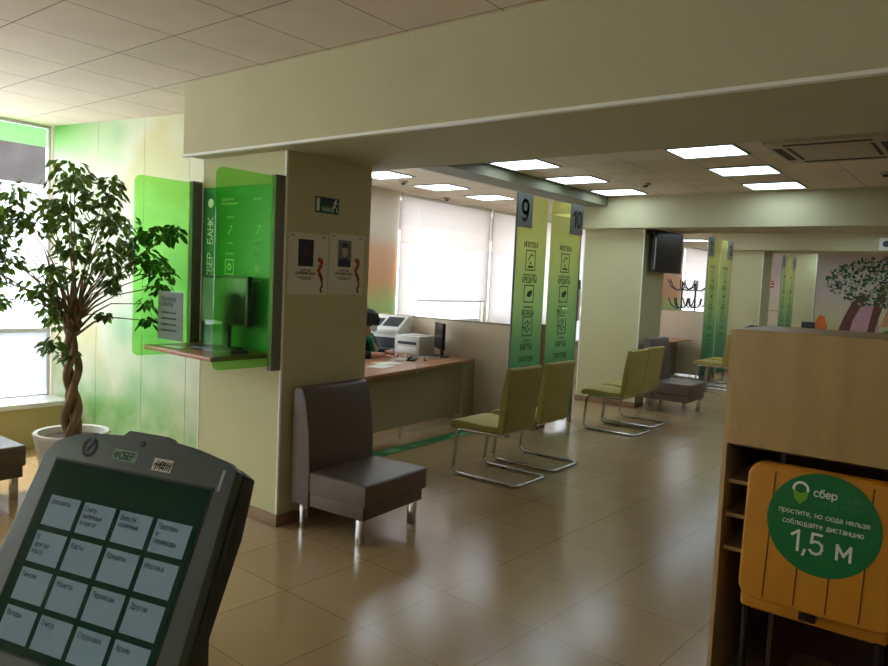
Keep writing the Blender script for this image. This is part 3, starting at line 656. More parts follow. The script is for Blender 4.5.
l3 = copy_tree(lc); l3.location = (-6.08, 1.565, 0); l3.rotation_euler.z = 0; l3['label'] = 'taupe lounge chair beside the potted ficus and the shop window'

# ------------------------------------------------------------------ cantilever chairs
def arc(c, r, a0, a1, y, n=6): return [(c[0]+r*math.cos(a0+(a1-a0)*k/n), y, c[1]+r*math.sin(a0+(a1-a0)*k/n)) for k in range(n+1)]
def cantilever():
    t = thing('cantilever_chair', '', 'chair', (0,0,0), group='olive cantilever chairs')
    prof = [(-.435,.432),(-.41,.415),(-.36,.415),(-.05,.425),(.12,.44),(.12,.49),(-.05,.480),(-.33,.492),(-.41,.478)]
    MB().prism([(a,-.25,b) for a, b in prof], (0,.5,0)).build('seat', M['olive'], t, bevel=.016, seg=3)
    back = [(.075,.43),(.145,.43),(.16,.60),(.18,.80),(.205,.985),(.18,1.0),(.142,.99),(.112,.80),(.09,.62)]
    MB().prism([(a,-.25,b) for a, b in back], (0,.5,0)).build('backrest', M['olive'], t, bevel=.014, seg=3)
    r = .015
    for s in (-1, 1):
        y = .245*s
        p = [(.11,y,.415)] + [(-.27,y,.410)] + arc((-.28,.350), .06, PI/2, PI*.94, y) + arc((-.31,.075), .06, PI*1.04, PI*1.5, y) + [(.24,y,.015)]
        if s < 0: pl = p
        else: pr = p
    path = pl + [(.275,-.235,.015),(.29,-.20,.015),(.29,.20,.015),(.275,.235,.015)] + pr[::-1]
    MB().tube(path, r, 10).build('sled_frame', M['chrome'], t, smooth=True)
    for s in (-1, 1): MB().box((-.16,.245*s-.016,0), (-.13,.245*s+.016,.01)).build('foot_pad', M['rubber'], t)
    for s in (-1, 1): MB().box((.25,.2*s-.02,0), (.28,.2*s+.02,.01)).build('foot_pad', M['rubber'], t)
    cb = MB(); cb.box((-.12,-.25,.402),(-.09,.25,.425)); cb.box((.07,-.25,.405),(.10,.25,.43)); cb.build('cross_brace', M['chrome'], t)
    return t
ch = cantilever()
spots = [(-3.42, 5.35, 0, 'olive cantilever chair at desk nine, nearer the poster column'),
         (-3.46, 6.05, 0, 'olive cantilever chair touching the one at desk nine, below board ten'),
         (-3.60, 8.20, 0, 'olive cantilever chair facing the plain far column, first of that pair'),
         (-3.66, 8.86, 0, 'olive cantilever chair second of the pair, partly hiding the far lounge chair'),
         (-4.0, 13.3, 0, 'olive cantilever chair beyond the far lounge chair, below board twelve'),
         (-4.02, 13.95, 0, 'olive cantilever chair mostly behind the wooden counter, near board twelve')]
for i, (x, y, r, l) in enumerate(spots):
    o = ch if i == 0 else copy_tree(ch)
    o.location = (x, y, 0); o.rotation_euler.z = r; o['label'] = l

# ------------------------------------------------------------------ number boards and partitions
def number_board(x, y0, y1, z1, num, round_low, label, fsz=.17):
    """green printed board along Y; the plaque sits at its outer upper corner"""
    t = thing('number_board', label, 'number board', (x, (y0+y1)/2, 0), group='green counter number boards')
    out_left = round_low == 'high'      # inner (rounded) corner is on the high-Y side
    pts = rrect(y0, y1, .09, z1, .07, (0, 0, 1 if out_left else 0, 0 if out_left else 1))
    MB().prism([(x-.004, a, b) for a, b in pts], (.008,0,0)).build('board', M['greenboard'], t, world=True)
    yo = y0 if out_left else y1
    for yy in ((y0+.05), (y1-.05)):
        MB().box((x-.02, yy-.015, 0), (x+.02, yy+.015, .12)).build('foot', M['alu'], t, world=True)
    MB().cyl((x, yo, .0), (x, yo, z1+.0), .012, 10).build('edge_pole', M['alu'], t, world=True)
    a0, a1 = (y0-.01, y0+.30) if out_left else (y1-.30, y1+.01)
    pq = MB().box((x+.004, a0, z1-.36), (x+.016, a1, z1+.01)).build('plaque', M['plaque'], t, world=True)
    text('numeral', num, .30 if len(num) == 1 else .25, M['ink_black'], pq, (x+.0165, (a0+a1)/2, z1-.175), Y, Z, bold=.006)
    c = (y0+y1)/2; o = (x+.0045, 0, 0)
    s = (z1-.09)/2.6
    zz = lambda v: .09+(v-.09)*s
    for (zh, zb1, zb0, w1, w2, ic) in ((2.15, 2.09, 1.86, 'ИПОТЕКА', 'покупка жилья', 0), (1.755, 1.70, 1.50, 'КРЕДИТЫ', 'наличными', 1), (1.39, 1.345, 1.12, 'ВКЛАДЫ', 'и счета', 2)):
        text('lettering', w1, .075, M['ink_green'], t, (x+.005, c, zz(zh)), Y, Z, bold=.0015)
        text('lettering', w2, .045, M['ink_green'], t, (x+.005, c, zz(zb0-.045)), Y, Z)
        q = MB(); outline2(q, c-.105, c+.105, zz(zb0), zz(zb1), .012, o, Y, Z, .001)
        m = zz((zb0+zb1)/2)
        if ic == 0:
            line2(q, (c-.05,m+.0), (c+.01,m+.07), .014, o, Y, Z, .001); line2(q, (c,m+.07), (c+.06,m+.05), .014, o, Y, Z, .001)
            disc(q, c, m-.03, .016, o, Y, Z, .001, 12); rect2(q, c-.05, c+.06, m-.085, m-.06, o, Y, Z, .001)
        if ic == 1:
            q.prism(*flat([(c-.05,m-.03),(c+.03,m-.04),(c+.075,m+.02),(c+.05,m+.045),(c-.03,m+.02)], o, Y, Z, .001))
        if ic == 2:
            line2(q, (c-.05,m-.05), (c+.05,m+.05), .016, o, Y, Z, .001)
            for a, b in ((-.045,.035),(.045,-.035),(0,.055),(.0,-.06),(-.07,-.01)): disc(q, c+a, m+b, .016, o, Y, Z, .001, 12)
        q.build('pictogram', M['ink_green'], t, world=True)
    text('lettering', 'КАРТЫ', .085, M['ink_green'], t, (x+.005, c, zz(1.0)), Y, Z, bold=.001)
    text('lettering', 'ПЛАТЕЖИ', .075, M['ink_green'], t, (x+.005, c, zz(.86)), Y, Z, bold=.001)
    q = MB(); outline2(q, c-.105, c+.105, zz(.56), zz(.78), .014, o, Y, Z, .001); q.build('pictogram', M['ink_green'], t, world=True)
number_board(-4.30, 6.74, 7.395, 2.69, '9', 'high', 'tall green board with grey plaque 9 behind the nearest chairs')
number_board(-4.30, 7.50, 8.24, 2.70, '10', 'low', 'tall green board with grey plaque 10 beside the far column')
number_board(-4.60, 13.98, 14.68, 2.76, '11', 'high', 'distant green board with grey plaque 11 past the coat racks')
number_board(-4.60, 14.75, 15.45, 2.76, '12', 'low', 'distant green board with grey plaque 12 in front of the third column')
number_board(-4.90, 20.9, 21.6, 2.80, '13', 'high', 'farthest green board with plaque 13 between the last two columns')
number_board(-4.90, 21.68, 22.4, 2.80, '14', 'low', 'farthest green board with plaque 14 touching the last column')
def partition(y, x0, x1, z1, label, post=True):
    t = thing('desk_partition', label, 'partition', ((x0+x1)/2, y, 0), group='desk partitions')
    MB().box((x0, y-.02, .03), (x1, y+.02, z1-.02)).build('fabric_panel', M['partition'], t, world=True)
    MB().box((x0, y-.024, z1-.02), (x1, y+.024, z1)).build('top_rail', M['deskfront'], t, world=True)
    MB().box((x1, y-.045, 0), (x1+.05, y+.045, z1+.03)).build('end_post', M['postwood'], t, world=True, bevel=.004)
    for x in (x0+.1, x1-.1): MB().box((x-.02, y-.12, 0), (x+.02, y+.12, .10)).build('foot', M['alu'], t, world=True)
partition(7.45, -6.90, -4.345, 1.215, 'beige partition behind the service desk, ending at the two nearest boards')
partition(14.71, -6.90, -4.70, 1.33, 'beige partition below the coat racks, ending at boards eleven and twelve')
partition(21.64, -6.90, -5.0, 1.30, 'small distant beige partition ending at boards thirteen and fourteen')

# ------------------------------------------------------------------ service desk
dk = thing('service_desk', 'wooden service desk with beige front panel behind the lounge chair', 'desk', (-5.4, 6.2, 0))
fx = lambda y: -4.83-.166*(y-5.05)
px = lambda y: -5.085-.0714*(y-5.5)
MB().prism([(fx(4.55),4.55,.722),(fx(7.39),7.39,.722),(-6.75,7.39,.722),(-6.75,6.85,.722),(-5.95,6.85,.722),(-5.95,4.55,.722)], (0,0,.028)).build('worktop', M['deskwood'], dk, world=True, bevel=.002)
MB().prism([(px(4.6),4.6,.10),(px(7.1),7.1,.10),(px(7.1)-.02,7.1,.10),(px(4.6)-.02,4.6,.10)], (0,0,.62)).build('front_panel', M['deskfront'], dk, world=True)
MB().prism([(px(7.12)+.01,7.12,.0),(px(7.37)+.01,7.37,.0),(px(7.37)-.7,7.37,0),(px(7.12)-.7,7.34,.0)], (0,0,.72)).build('side_panel', M['deskfront'], dk, world=True)
for y in (4.8, 5.82, 6.9):
    MB().cyl((px(y)+.06, y, 0), (px(y)+.06, y, .15), .016, 12).build('leg', M['chrome'], dk, world=True)
MB().box((-6.72, 6.9, 0), (-6.68, 7.36, .722)).build('end_panel', M['deskfront'], dk, world=True)
MB().box((-5.93, 4.58, 0), (-5.55, 4.62, .722)).build('end_panel', M['deskfront'], dk, world=True)
tg = MB(); tg.box((-5.03,6.02,.70), (-5.015,6.035,.765)); tag(tg.build('desk_tag', M['paper']), 'tiny white tag clipped to the service desk front edge', 'tag')
ZD = .751
# monitor seen edge-on
m2 = thing('monitor', 'black desk monitor turned edge-on, close to the partition', 'monitor', (-5.60, 7.14, ZD), math.radians(-40))
MB().box((-.24,-.02,.10), (.24,.022,.43)).build('bezel', M['black'], m2, bevel=.006)
MB().box((-.225,-.022,.115), (.225,-.0195,.415)).build('screen', M['screen'], m2)
MB().box((-.03,.02,.01), (.03,.05,.25)).build('stand', M['black'], m2, bevel=.004)
MB().lathe([(.0,0),(.13,0),(.13,.01),(.04,.02),(.0,.02)][1:4], seg=28).build('foot', M['black'], m2, smooth=True)
# laser printer
pr = thing('printer', 'compact white laser printer beside the edge-on monitor', 'printer', (-6.00, 7.14, ZD), math.radians(6))
MB().box((-.19,-.18,0), (.19,.18,.24)).build('case', M['machine'], pr, bevel=.02)
MB().box((-.14,-.184,.13), (.14,-.17,.165)).build('paper_slot', M['machine_dark'], pr)
MB().box((-.15,-.185,.03), (.15,-.175,.10)).build('front_flap', M['white'], pr, bevel=.003)
MB().box((-.13,-.10,.24), (.13,.12,.25)).build('top_tray', M['machine'], pr, bevel=.004)
# scanner / copier with raised lid unit
cp = thing('copier', 'grey multifunction copier with tilted dark control screen behind the printer', 'copier', (-6.47, 7.14, ZD), math.radians(14))
MB().box((-.24,-.19,0), (.24,.19,.24)).build('lower_case', M['machine'], cp, bevel=.012)
MB().box((-.20,-.194,.05), (.20,-.185,.19)).build('output_bay', M['machine_dark'], cp)
MB().prism([(-.25,-.20,.24),(-.25,.20,.24),(-.25,.20,.46),(-.25,.10,.46),(-.25,-.20,.29)], (.5,0,0)).build('scanner_head', M['machine'], cp, bevel=.01)
sl = Vector((0,.30,.17)).normalized(); q = MB(); rect2(q, -.02, .21, .08, .30, (0,-.202,.292), X, sl, .004); q.build('glass_window', M['machine_dark'], cp)
q = MB(); rect2(q, -.22, -.06, .08, .26, (0,-.202,.292), X, sl, .004); q.build('key_pad', M['machine_dark'], cp)
# small things on the desk
ms = thing('computer_mouse', 'black and white computer mouse near the desk front edge', 'computer mouse', (-5.40, 6.62, ZD+.009), .6)
MB().ball((0,0,.012), .05, (.62,1.1,.42), 3).build('shell', M['machine'], ms, smooth=True)
MB().ball((0,-.03,.016), .03, (.7,.8,.6), 2).build('buttons', M['black'], ms, smooth=True)
k2 = thing('keyboard', 'pale keyboard on the service desk in front of the printer', 'keyboard', (-5.62, 6.84, ZD+.001), math.radians(40))
MB().box((-.21,-.07,0), (.21,.07,.018)).build('case', M['machine'], k2, bevel=.004)
q = MB()
for i in range(13):
    for j in range(4): q.box((-.195+i*.03,-.055+j*.029,.018), (-.195+i*.03+.024,-.055+j*.029+.023,.024))
q.build('keys', M['machine_dark'], k2)
ph = thing('desk_telephone', 'small black telephone handset lying on the service desk', 'telephone', (-5.50, 6.50, ZD), .5)
MB().box((-.05,-.09,0), (.05,.09,.02)).build('body', M['black'], ph, bevel=.006)
MB().tube([(-.02,-.08,.03),(-.02,0,.04),(-.02,.08,.03)], .014, 8).build('handset', M['black'], ph, smooth=True)
for i, (x, y, r, l) in enumerate(((-5.30, 5.75, .3, 'open white sheet on the service desk, closest to the column edge'), (-5.46, 6.02, -.2, 'white sheet under the hands of the clerk'), (-5.62, 6.42, .5, 'pale form beside the clerk hand'))):
    o = MB().box((-.105,-.15,0), (.105,.15,.002)).build('paper_sheet', M['paper']); o.location = (x, y, ZD+.0003*i); o.rotation_euler.z = r; tag(o, l, 'paper', 'papers on the service desk')
pn = MB().tube([(-5.58,6.30,ZD+.008),(-5.52,6.42,ZD+.008)], .006, 8).build('pen', M['red']); tag(pn, 'small red pen on the service desk', 'pen')
bx = thing('document_tray', 'dark stack tray in front of the copier', 'tray', (-6.42, 6.905, ZD), math.radians(14))
MB().box((-.17,-.05,0), (.17,.02,.05)).build('tray', M['machine_dark'], bx, bevel=.004)

# clerk: a seated person behind the desk, seen past the column edge
def skin_mesh(name, nodes, edges, m, parent, sub=2):
    me = bpy.data.meshes.new(name); me.from_pydata([n[:3] for n in nodes], edges, []); o = bpy.data.objects.new(name+'_tmp', me); COL.objects.link(o)
    md = o.modifiers.new('s', 'SKIN'); md.use_smooth_shade = True
    for i, n in enumerate(nodes): me.skin_vertices[0].data[i].radius = (n[3], n[4] if len(n) > 4 else n[3])
    me.skin_vertices[0].data[0].use_root = True
    o.modifiers.new('u', 'SUBSURF').levels = sub
    bpy.context.view_layer.update(); dg = bpy.context.evaluated_depsgraph_get()
    r = bpy.data.meshes.new_from_object(o.evaluated_get(dg)); bpy.data.objects.remove(o); r.name = name
    r.materials.clear(); r.materials.append(m)
    for p in r.polygons: p.use_smooth = True
    ob = bpy.data.objects.new(name, r); COL.objects.link(ob)
    if parent: ob.parent = parent
    return ob
clerk = thing('person', 'dark-haired person in a dark jacket seated at the service desk', 'person', (-6.22, 6.30, 0), math.radians(12))
# local frame: facing +X; seat height .46
body = skin_mesh('body', [(0,0,.52,.15,.13),(.02,0,.72,.14,.11),(.06,0,.92,.16,.11),(.11,0,1.02,.07,.06),(.13,0,1.08,.055,.055),(.19,0,1.15,.075,.09),(.19,0,1.22,.06,.075),
     (.07,.19,.96,.06),(.14,.25,.78,.045),(.36,.20,.80,.036),(.46,.14,.80,.032),(.07,-.19,.96,.06),(.14,-.25,.78,.045),(.36,-.16,.80,.036),(.46,-.08,.80,.032),
     (.10,.10,.50,.085),(.44,.12,.50,.065),(.46,.12,.08,.045),(.60,.12,.045,.04),(.10,-.10,.50,.085),(.44,-.12,.50,.065),(.46,-.12,.08,.045),(.60,-.12,.045,.04)],
     [(0,1),(1,2),(2,3),(3,4),(4,5),(5,6),(2,7),(7,8),(8,9),(9,10),(2,11),(11,12),(12,13),(13,14),(0,15),(15,16),(16,17),(17,18),(0,19),(19,20),(20,21),(21,22)], M['skin'], clerk)
def cover(name, nodes, edges, m, parent): return skin_mesh(name, nodes, edges, m, parent)
cover('jacket', [(0,0,.53,.17,.16),(.02,0,.72,.165,.135),(.055,0,.92,.18,.13),(.10,0,1.01,.085,.075),(.06,.20,.965,.075),(.13,.265,.77,.06),(.34,.21,.80,.05),(.06,-.20,.965,.075),(.13,-.265,.77,.06),(.34,-.17,.80,.05)],
      [(0,1),(1,2),(2,3),(2,4),(4,5),(5,6),(2,7),(7,8),(8,9)], M['cloth_dark'], clerk)
cover('trousers', [(0,0,.50,.17,.14),(.12,.10,.50,.10),(.45,.12,.50,.08),(.46,.12,.14,.06),(.12,-.10,.50,.10),(.45,-.12,.50,.08),(.46,-.12,.14,.06)], [(0,1),(1,2),(2,3),(0,4),(4,5),(5,6)], M['cloth_dark'], clerk)
MB().ball((.165,0,1.215), .118, (1.0,.9,.98), 3).ball((.11,0,1.14), .10, (.8,.95,1.1), 3).build('hair', M['hair'], clerk, smooth=True)
MB().ball((.238,0,1.10), .055, (.62,1.05,.75), 3).build('face_mask', M['mask'], clerk, smooth=True)
q = MB()
for k in range(26):
    a = random.uniform(-2.2, 2.2); q.tube([(.16+.09*math.cos(a), .10*math.sin(a), 1.27), (.165+.122*math.cos(a), .108*math.sin(a), 1.20), (.16+.115*math.cos(a), .112*math.sin(a), 1.12+.03*random.random())], .016, 6, radii=[.022,.018,.006])
q.build('fringe', M['hair'], clerk, smooth=True)
q = MB(); q.tube([(.10,.10,1.03),(.17,.07,.98),(.20,0,.95),(.17,-.07,.98),(.10,-.10,1.03)], .03, 10); q.tube([(.20,0,.95),(.225,.02,.84),(.20,.03,.72)], .03, 8); q.build('scarf', M['scarf'], clerk, smooth=True)
def hand(sy):
    y0 = .14 if sy > 0 else -.08
    q = MB(); q.ball((.49,y0-.005*sy,.79), .038, (1.15,.95,.45), 2)
    for k, L_ in enumerate((.065,.075,.07,.055)):
        yy = y0-.028+k*.019
        q.tube([(.515,yy,.792),(.515+L_*.55,yy,.794),(.515+L_,yy,.775)], .009, 8)
    q.tube([(.48,y0-.03*sy,.785),(.505,y0-.052*sy,.785),(.53,y0-.058*sy,.776)], .010, 8)
    q.build('hand', M['skin'], clerk, smooth=True)
hand(1); hand(-1)
oc = thing('office_chair', 'dark swivel chair under the seated clerk', 'office chair', (-6.24, 6.30, 0), math.radians(12))
MB().box((-.24,-.24,.38), (.26,.24,.44)).build('seat', M['machine_dark'], oc, bevel=.02)
MB().box((-.34,-.21,.55), (-.29,.21,.98)).build('backrest', M['machine_dark'], oc, bevel=.02)
MB().box((-.33,-.03,.40), (-.29,.03,.58)).build('back_stem', M['black'], oc)
MB().cyl((0,0,.07), (0,0,.38), .03).build('gas_lift', M['chrome'], oc, smooth=True)
for k in range(5):
    a = k*2*PI/5+.3; MB().tube([(0,0,.08),(.26*math.cos(a),.26*math.sin(a),.06)], .02, 8).ball((.26*math.cos(a),.26*math.sin(a),.03), .03, (1,1,1), 2).build('base_leg', M['black'], oc, smooth=True)

# green strip on the floor in front of the desk
fs = thing('floor_strip', 'green distance strip with pale patches on the floor along the desk', 'floor sticker', (-4.72, 6.0, 0))
q = MB(); q.prism([(-4.76,4.55,0),(-4.60,4.55,0),(-4.70,7.1,0),(-4.87,7.1,0)], (0,0,.003)); q.build('strip', M['floorgreen'], fs, world=True)
sx_ = lambda y: -4.685-.0412*(y-4.55)
for y0, y1, d0, d1 in ((5.22,5.42,-.05,.06), (5.62,5.68,-.02,.06), (6.28,6.62,-.0,.075)):
    q = MB(); q.prism([(sx_(y0)+d0,y0,.003),(sx_(y0)+d1,y0,.003),(sx_(y1)+d1,y1,.003),(sx_(y1)+d0,y1,.003)], (0,0,.001)); q.build('pale_patch', mat('pale_patch', (120, 190, 140), .4), fs, world=True)
cb = MB().tube([(-4.50,4.30,.012),(-4.44,4.42,.012),(-4.42,4.56,.012),(-4.50,4.68,.012),(-4.58,4.72,.012)], .012, 8).build('power_cable', M['rubber'], smooth=True)
tag(cb, 'short black cable on the floor between the lounge chair and the desk', 'cable')

# ------------------------------------------------------------------ television on the second column
tv = thing('television', 'black flat television hanging on the far column above the lounge chair', 'television', (-4.06, 10.5, 2.27))
MB().box((-4.085, 9.98, 1.97), (-4.02, 11.04, 2.575)).build('case', M['black'], tv, world=True, bevel=.008)
MB().box((-4.021, 10.02, 2.01), (-4.018, 11.0, 2.545)).build('screen', M['screen'], tv, world=True)
MB().box((-4.15, 10.15, 2.10), (-4.085, 10.55, 2.45)).build('wall_bracket', M['black'], tv, world=True)
MB().box((-4.15, 9.93, 2.50), (-4.03, 10.55, 2.558)).build('ceiling_mount', M['black'], tv, world=True)
MB().box((-4.03, 9.972, 2.0), (-4.018, 9.981, 2.45)).build('bezel_edge', M['alu'], tv, world=True)

# ------------------------------------------------------------------ second desk, coat racks, wall organiser, small sign
d2 = thing('service_desk', 'distant wooden service desk just past the far lounge chair', 'desk', (-5.6, 13.2, 0))
MB().box((-6.2, 11.6, .722), (-5.02, 14.6, .75)).build('worktop', M['deskwood'], d2, world=True, bevel=.002)
MB().box((-5.30, 11.7, .03), (-5.28, 14.55, .722)).build('front_panel', M['deskfront'], d2, world=True)
for y in (11.75, 14.5): MB().box((-6.15, y-.02, 0), (-5.3, y+.02, .722)).build('side_panel', M['deskfront'], d2, world=True)
def coat_rack(x, y, h, label):
    t = thing('coat_rack', label, 'coat rack', (x, y, 0), group='black coat racks')
    MB().cyl((0,0,.02), (0,0,h), .022, 10).build('pole', M['coatblack'], t, smooth=True)
    for k in range(6):
        a = k*PI/3
        for z, R in ((h-.18, .36), (h-.62, .30)):
            c, s = math.cos(a+z), math.sin(a+z)
            MB().tube([(0,0,z),(R*.4*c,R*.4*s,z-.03),(R*.8*c,R*.8*s,z+.06),(R*c,R*s,z+.22)], .014, 6).build('hook_arm', M['coatblack'], t, smooth=True)
    for k in range(4):
        a = k*PI/2+.4; MB().tube([(0,0,.12),(.2*math.cos(a),.2*math.sin(a),.06),(.3*math.cos(a),.3*math.sin(a),.015)], .016, 8).build('foot', M['coatblack'], t, smooth=True)
    return t
coat_rack(-6.3, 17.45, 1.95, 'black branching coat rack in front of the blinds, nearer the television')
coat_rack(-6.3, 18.4, 1.95, 'black branching coat rack in front of the blinds, nearer board eleven')
wo = thing('document_stand', 'black and white striped document stand between board ten and the far column', 'document stand', (-6.6, 12.55, 0))
MB().box((-.02, -.22, 1.05), (.0, .22, 1.84)).build('backing', M['black'], wo)
for i in range(4):
    MB().box((.0, -.20+i*.10, 1.08), (.035, -.20+i*.10+.085, 1.74-.08*(i % 2))).build('document', M['white'] if i % 2 else M['machine_dark'], wo)
MB().cyl((-.01, 0, .02), (-.01, 0, 1.06), .02, 12).build('pole', M['black'], wo)
MB().lathe([(.2, 0), (.2, .015), (.04, .03)], seg=24).build('foot', M['black'], wo, smooth=True)
rs = thing('red_sign', 'small red and white square sign on the wall beside the third column', 'sign', (-6.0, YN-.01, 1.9))
MB().box((-6.04, YN-.012, 1.96), (-5.82, YN, 2.17)).build('plate', M['red'], rs, world=True)
q = MB(); rect2(q, -6.02, -5.84, 2.01, 2.04, (0,YN-.012,0), X, Z, .001); rect2(q, -6.02, -5.84, 2.10, 2.13, (0,YN-.012,0), X, Z, .001); q.build('white_band', M['ink_white'], rs, world=True)
cam_ = thing('mounted_speaker', 'small white box with dark round front on the third beam', 'speaker', (-1.93, 15.97, 2.77))
MB().box((-.12,-.10,-.12), (.12,.03,.12)).build('case', M['white'], cam_, bevel=.02)
MB().cyl((0,-.11,0), (0,-.09,0), .06, 20).build('dark_front', M['machine_dark'], cam_)

# ------------------------------------------------------------------ end wall print: tree by a pond (flat print, own generic design)
YM = YN-.012
tm = thing('tree_print', 'wall print of a leaning leafy tree over a pink pond on the end wall', 'wall print', (-3.0, YN, .4))
MB().box((-4.43, YN-.012, .30), (-1.2, YN, 2.98)).build('backing', M['endmural'], tm, world=True)
oM = (0, YM, 0)
q = MB(); q.prism(*flat([(-3.75,.6),(-3.7,1.15),(-3.5,1.45),(-3.3,1.62),(-3.1,1.6),(-2.95,1.3),(-2.9,.6)], oM, X, Z, .001)); q.build('pond', mat('print_pond', (196, 150, 160), .6, var=.1), tm, world=True)
q = MB(); q.prism(*flat([(-3.5,.3),(-3.5,.62),(-3.0,.72),(-2.4,1.02),(-1.25,1.2),(-1.25,.3)], oM, X, Z, .0015)); q.build('meadow', mat('print_meadow', (70, 150, 60), .6, var=.2), tm, world=True)
q = MB(); q.prism(*flat([(-2.9,.95),(-2.4,1.05),(-1.25,1.25),(-1.25,2.0),(-2.0,1.8),(-2.7,1.6)], oM, X, Z, .0012)); q.build('hill', mat('print_hill', (200, 140, 96), .6, var=.2), tm, world=True)
q = MB()
q.prism(*flat([(-4.02,.55),(-3.69,.55),(-3.6,1.1),(-3.42,1.5),(-3.2,1.85),(-3.45,1.9),(-3.66,1.6),(-3.86,1.1)], oM, X, Z, .002))
q.prism(*flat([(-3.25,.55),(-3.07,.55),(-2.95,1.2),(-2.7,2.2),(-2.95,2.15),(-3.12,1.4)], oM, X, Z, .0022))
q.build('trunk', mat('print_trunk', (110, 66, 56), .7, var=.2), tm, world=True)
for nm, c_, n_ in (('leaf_pattern', (44, 82, 58), 620), ('leaf_pattern', (150, 150, 112), 300)):
    q = MB()
    for _ in range(n_):
        a = random.uniform(0, 2*PI); r = math.sqrt(random.random())
        cx = -2.75+1.62*r*math.cos(a); cz = 2.22+.72*r*math.sin(a)
        if cx < -4.38 or cx > -1.25 or cz > 2.93 or (cx < -3.7 and cz < 1.62): continue
        w = random.uniform(.035,.085); ang = random.uniform(0, PI)
        q.prism(*flat([(cx+w*math.cos(ang+t)*(1 if k % 2 else .5), cz+w*math.sin(ang+t)*(1 if k % 2 else .5)) for k, t in enumerate((0,1.57,3.14,4.71))], oM, X, Z, .0024+random.random()*.001))
    q.build(nm, mat('print_leaves', c_, .7, var=.4, vscale=4), tm, world=True)
# small things standing beyond the counter
ok = thing('padded_stool', 'orange rounded backrest beside the last column, over the counter edge', 'armchair', (-4.02, 21.5, 0))
MB().box((-.16,-.2,.40), (.16,.25,.5)).build('seat', M['orange'], ok, bevel=.03)
MB().prism([(-.16,.2,.45),(.16,.2,.45),(.17,.2,.95),(.08,.2,1.22),(-.04,.2,1.25),(-.15,.2,1.0)], (0,.08,0)).build('backrest', M['orange'], ok, bevel=.02)
for x in (-.13,.13):
    for y in (-.16,.2): MB().cyl((x,y,0), (x,y,.41), .018, 10).build('leg', M['black'], ok)
gs = thing('settee', 'dark green settee back rising just over the counter top near the third column', 'settee', (-3.88, 15.3, 0))
MB().prism([(-.30,-.36,.42),(.26,-.36,.42),(.22,-.36,1.02),(.12,-.36,1.10),(-.12,-.36,1.11),(-.30,-.36,1.03)], (0,.12,0)).build('backrest', M['darkgreen'], gs, bevel=.02)
MB().box((-.30,-.26,.24), (.28,.34,.44)).build('seat', M['darkgreen'], gs, bevel=.03)
for x in (-.24, .22):
    for y in (-.2, .28): MB().cyl((x,y,0), (x,y,.25), .018, 10).build('leg', M['chrome'], gs)
dm = thing('display_board', 'small dark board standing before the orange backrest by the last column', 'board', (-4.09, 20.6, 0))
MB().box((-.16,-.02,.5), (.16,.02,1.08)).build('board', M['machine_dark'], dm, bevel=.01)
MB().cyl((0,0,.02), (0,0,.5), .02, 10).build('pole', M['black'], dm)
MB().lathe([(.16,0),(.16,.015),(.03,.03)], seg=20).build('foot', M['black'], dm, smooth=True)

# ------------------------------------------------------------------ ficus in a white pot
TB = Vector((-5.617, 2.632, 0)); E1 = Vector((.788,.615,0)).normalized(); E2 = Vector((-.615,.788,0)).normalized()
fi = thing('potted_ficus', 'tall ficus with a braided trunk in a white pot by the shop window', 'potted tree', TB)
MB().lathe([(.17,0),(.20,.02),(.245,.30),(.262,.385),(.27,.41),(.262,.42),(.235,.415),(.225,.36)], seg=40).build('pot', M['leafpot'], fi, smooth=True)
q = MB().lathe([(.22,.30),(.226,.365),(.10,.378),(.01,.38)], seg=36); q.build('soil', M['soil'], fi, smooth=True)
trunk = thing_part = None
s_ = 3
for k in range(s_):
    path, rad = [], []
    for i in range(41):
        z = .36+.87*i/40; ph_ = 2*PI*k/s_ + z*8.2
        amp = .014+.036*abs(math.sin((z-.36)/.87*PI*2.15+.25))
        path.append((amp*math.cos(ph_)-.03+.03*math.sin(z*3), amp*math.sin(ph_), z)); rad.append(.034-.008*i/40)
    MB().tube(path, .03, 10, radii=rad).build('trunk_strand', M['bark'], fi, smooth=True)
top = Vector((.0,0,1.2))
clusters = [(85,185,22),(100,200,22),(64,181,13),(112,185,10),(75,213,24),(100,225,24),(60,232,18),(30,205,22),(15,225,20),(40,230,22),(8,248,18),(50,213,16),(95,250,22),(120,240,18),(130,256,20),(75,250,18),(22,262,16),(110,265,18),(142,228,12),(160,224,10),(171,234,6),(145,268,16),(156,282,10),(164,258,7),(45,290,17),(60,308,12),(50,322,12),(62,340,11),(67,352,8),(8,300,11),(10,282,12),(140,300,9),(144,316,7),(70,278,12),(52,268,12),(112,282,10),(99,312,4),(-20,240,24),(-18,280,18),(-40,255,18),(92,272,9),(0,222,14),(118,222,9)]
lf = bmesh.new(); br = MB()
def leaf(p, d, L_, roll):
    d = d.normalized(); side = d.cross(Vector((0,0,1)))
    side = side.normalized() if side.length > .05 else Vector((1,0,0))
    side = (Matrix.Rotation(roll, 3, d) @ side); nrm = side.cross(d)
    W = L_*.27
    P = [p, p+d*L_*.3+side*W+nrm*W*.3, p+d*L_*.68+side*W*.75+nrm*W*.2, p+d*L_, p+d*L_*.68-side*W*.75+nrm*W*.2, p+d*L_*.3-side*W+nrm*W*.3, p+d*L_*.35, p+d*L_*.7]
    v = [lf.verts.new(q) for q in P]
    for f in ((0,1,6),(0,6,5),(1,2,7,6),(6,7,4,5),(2,3,7),(7,3,4)): lf.faces.new([v[i] for i in f])
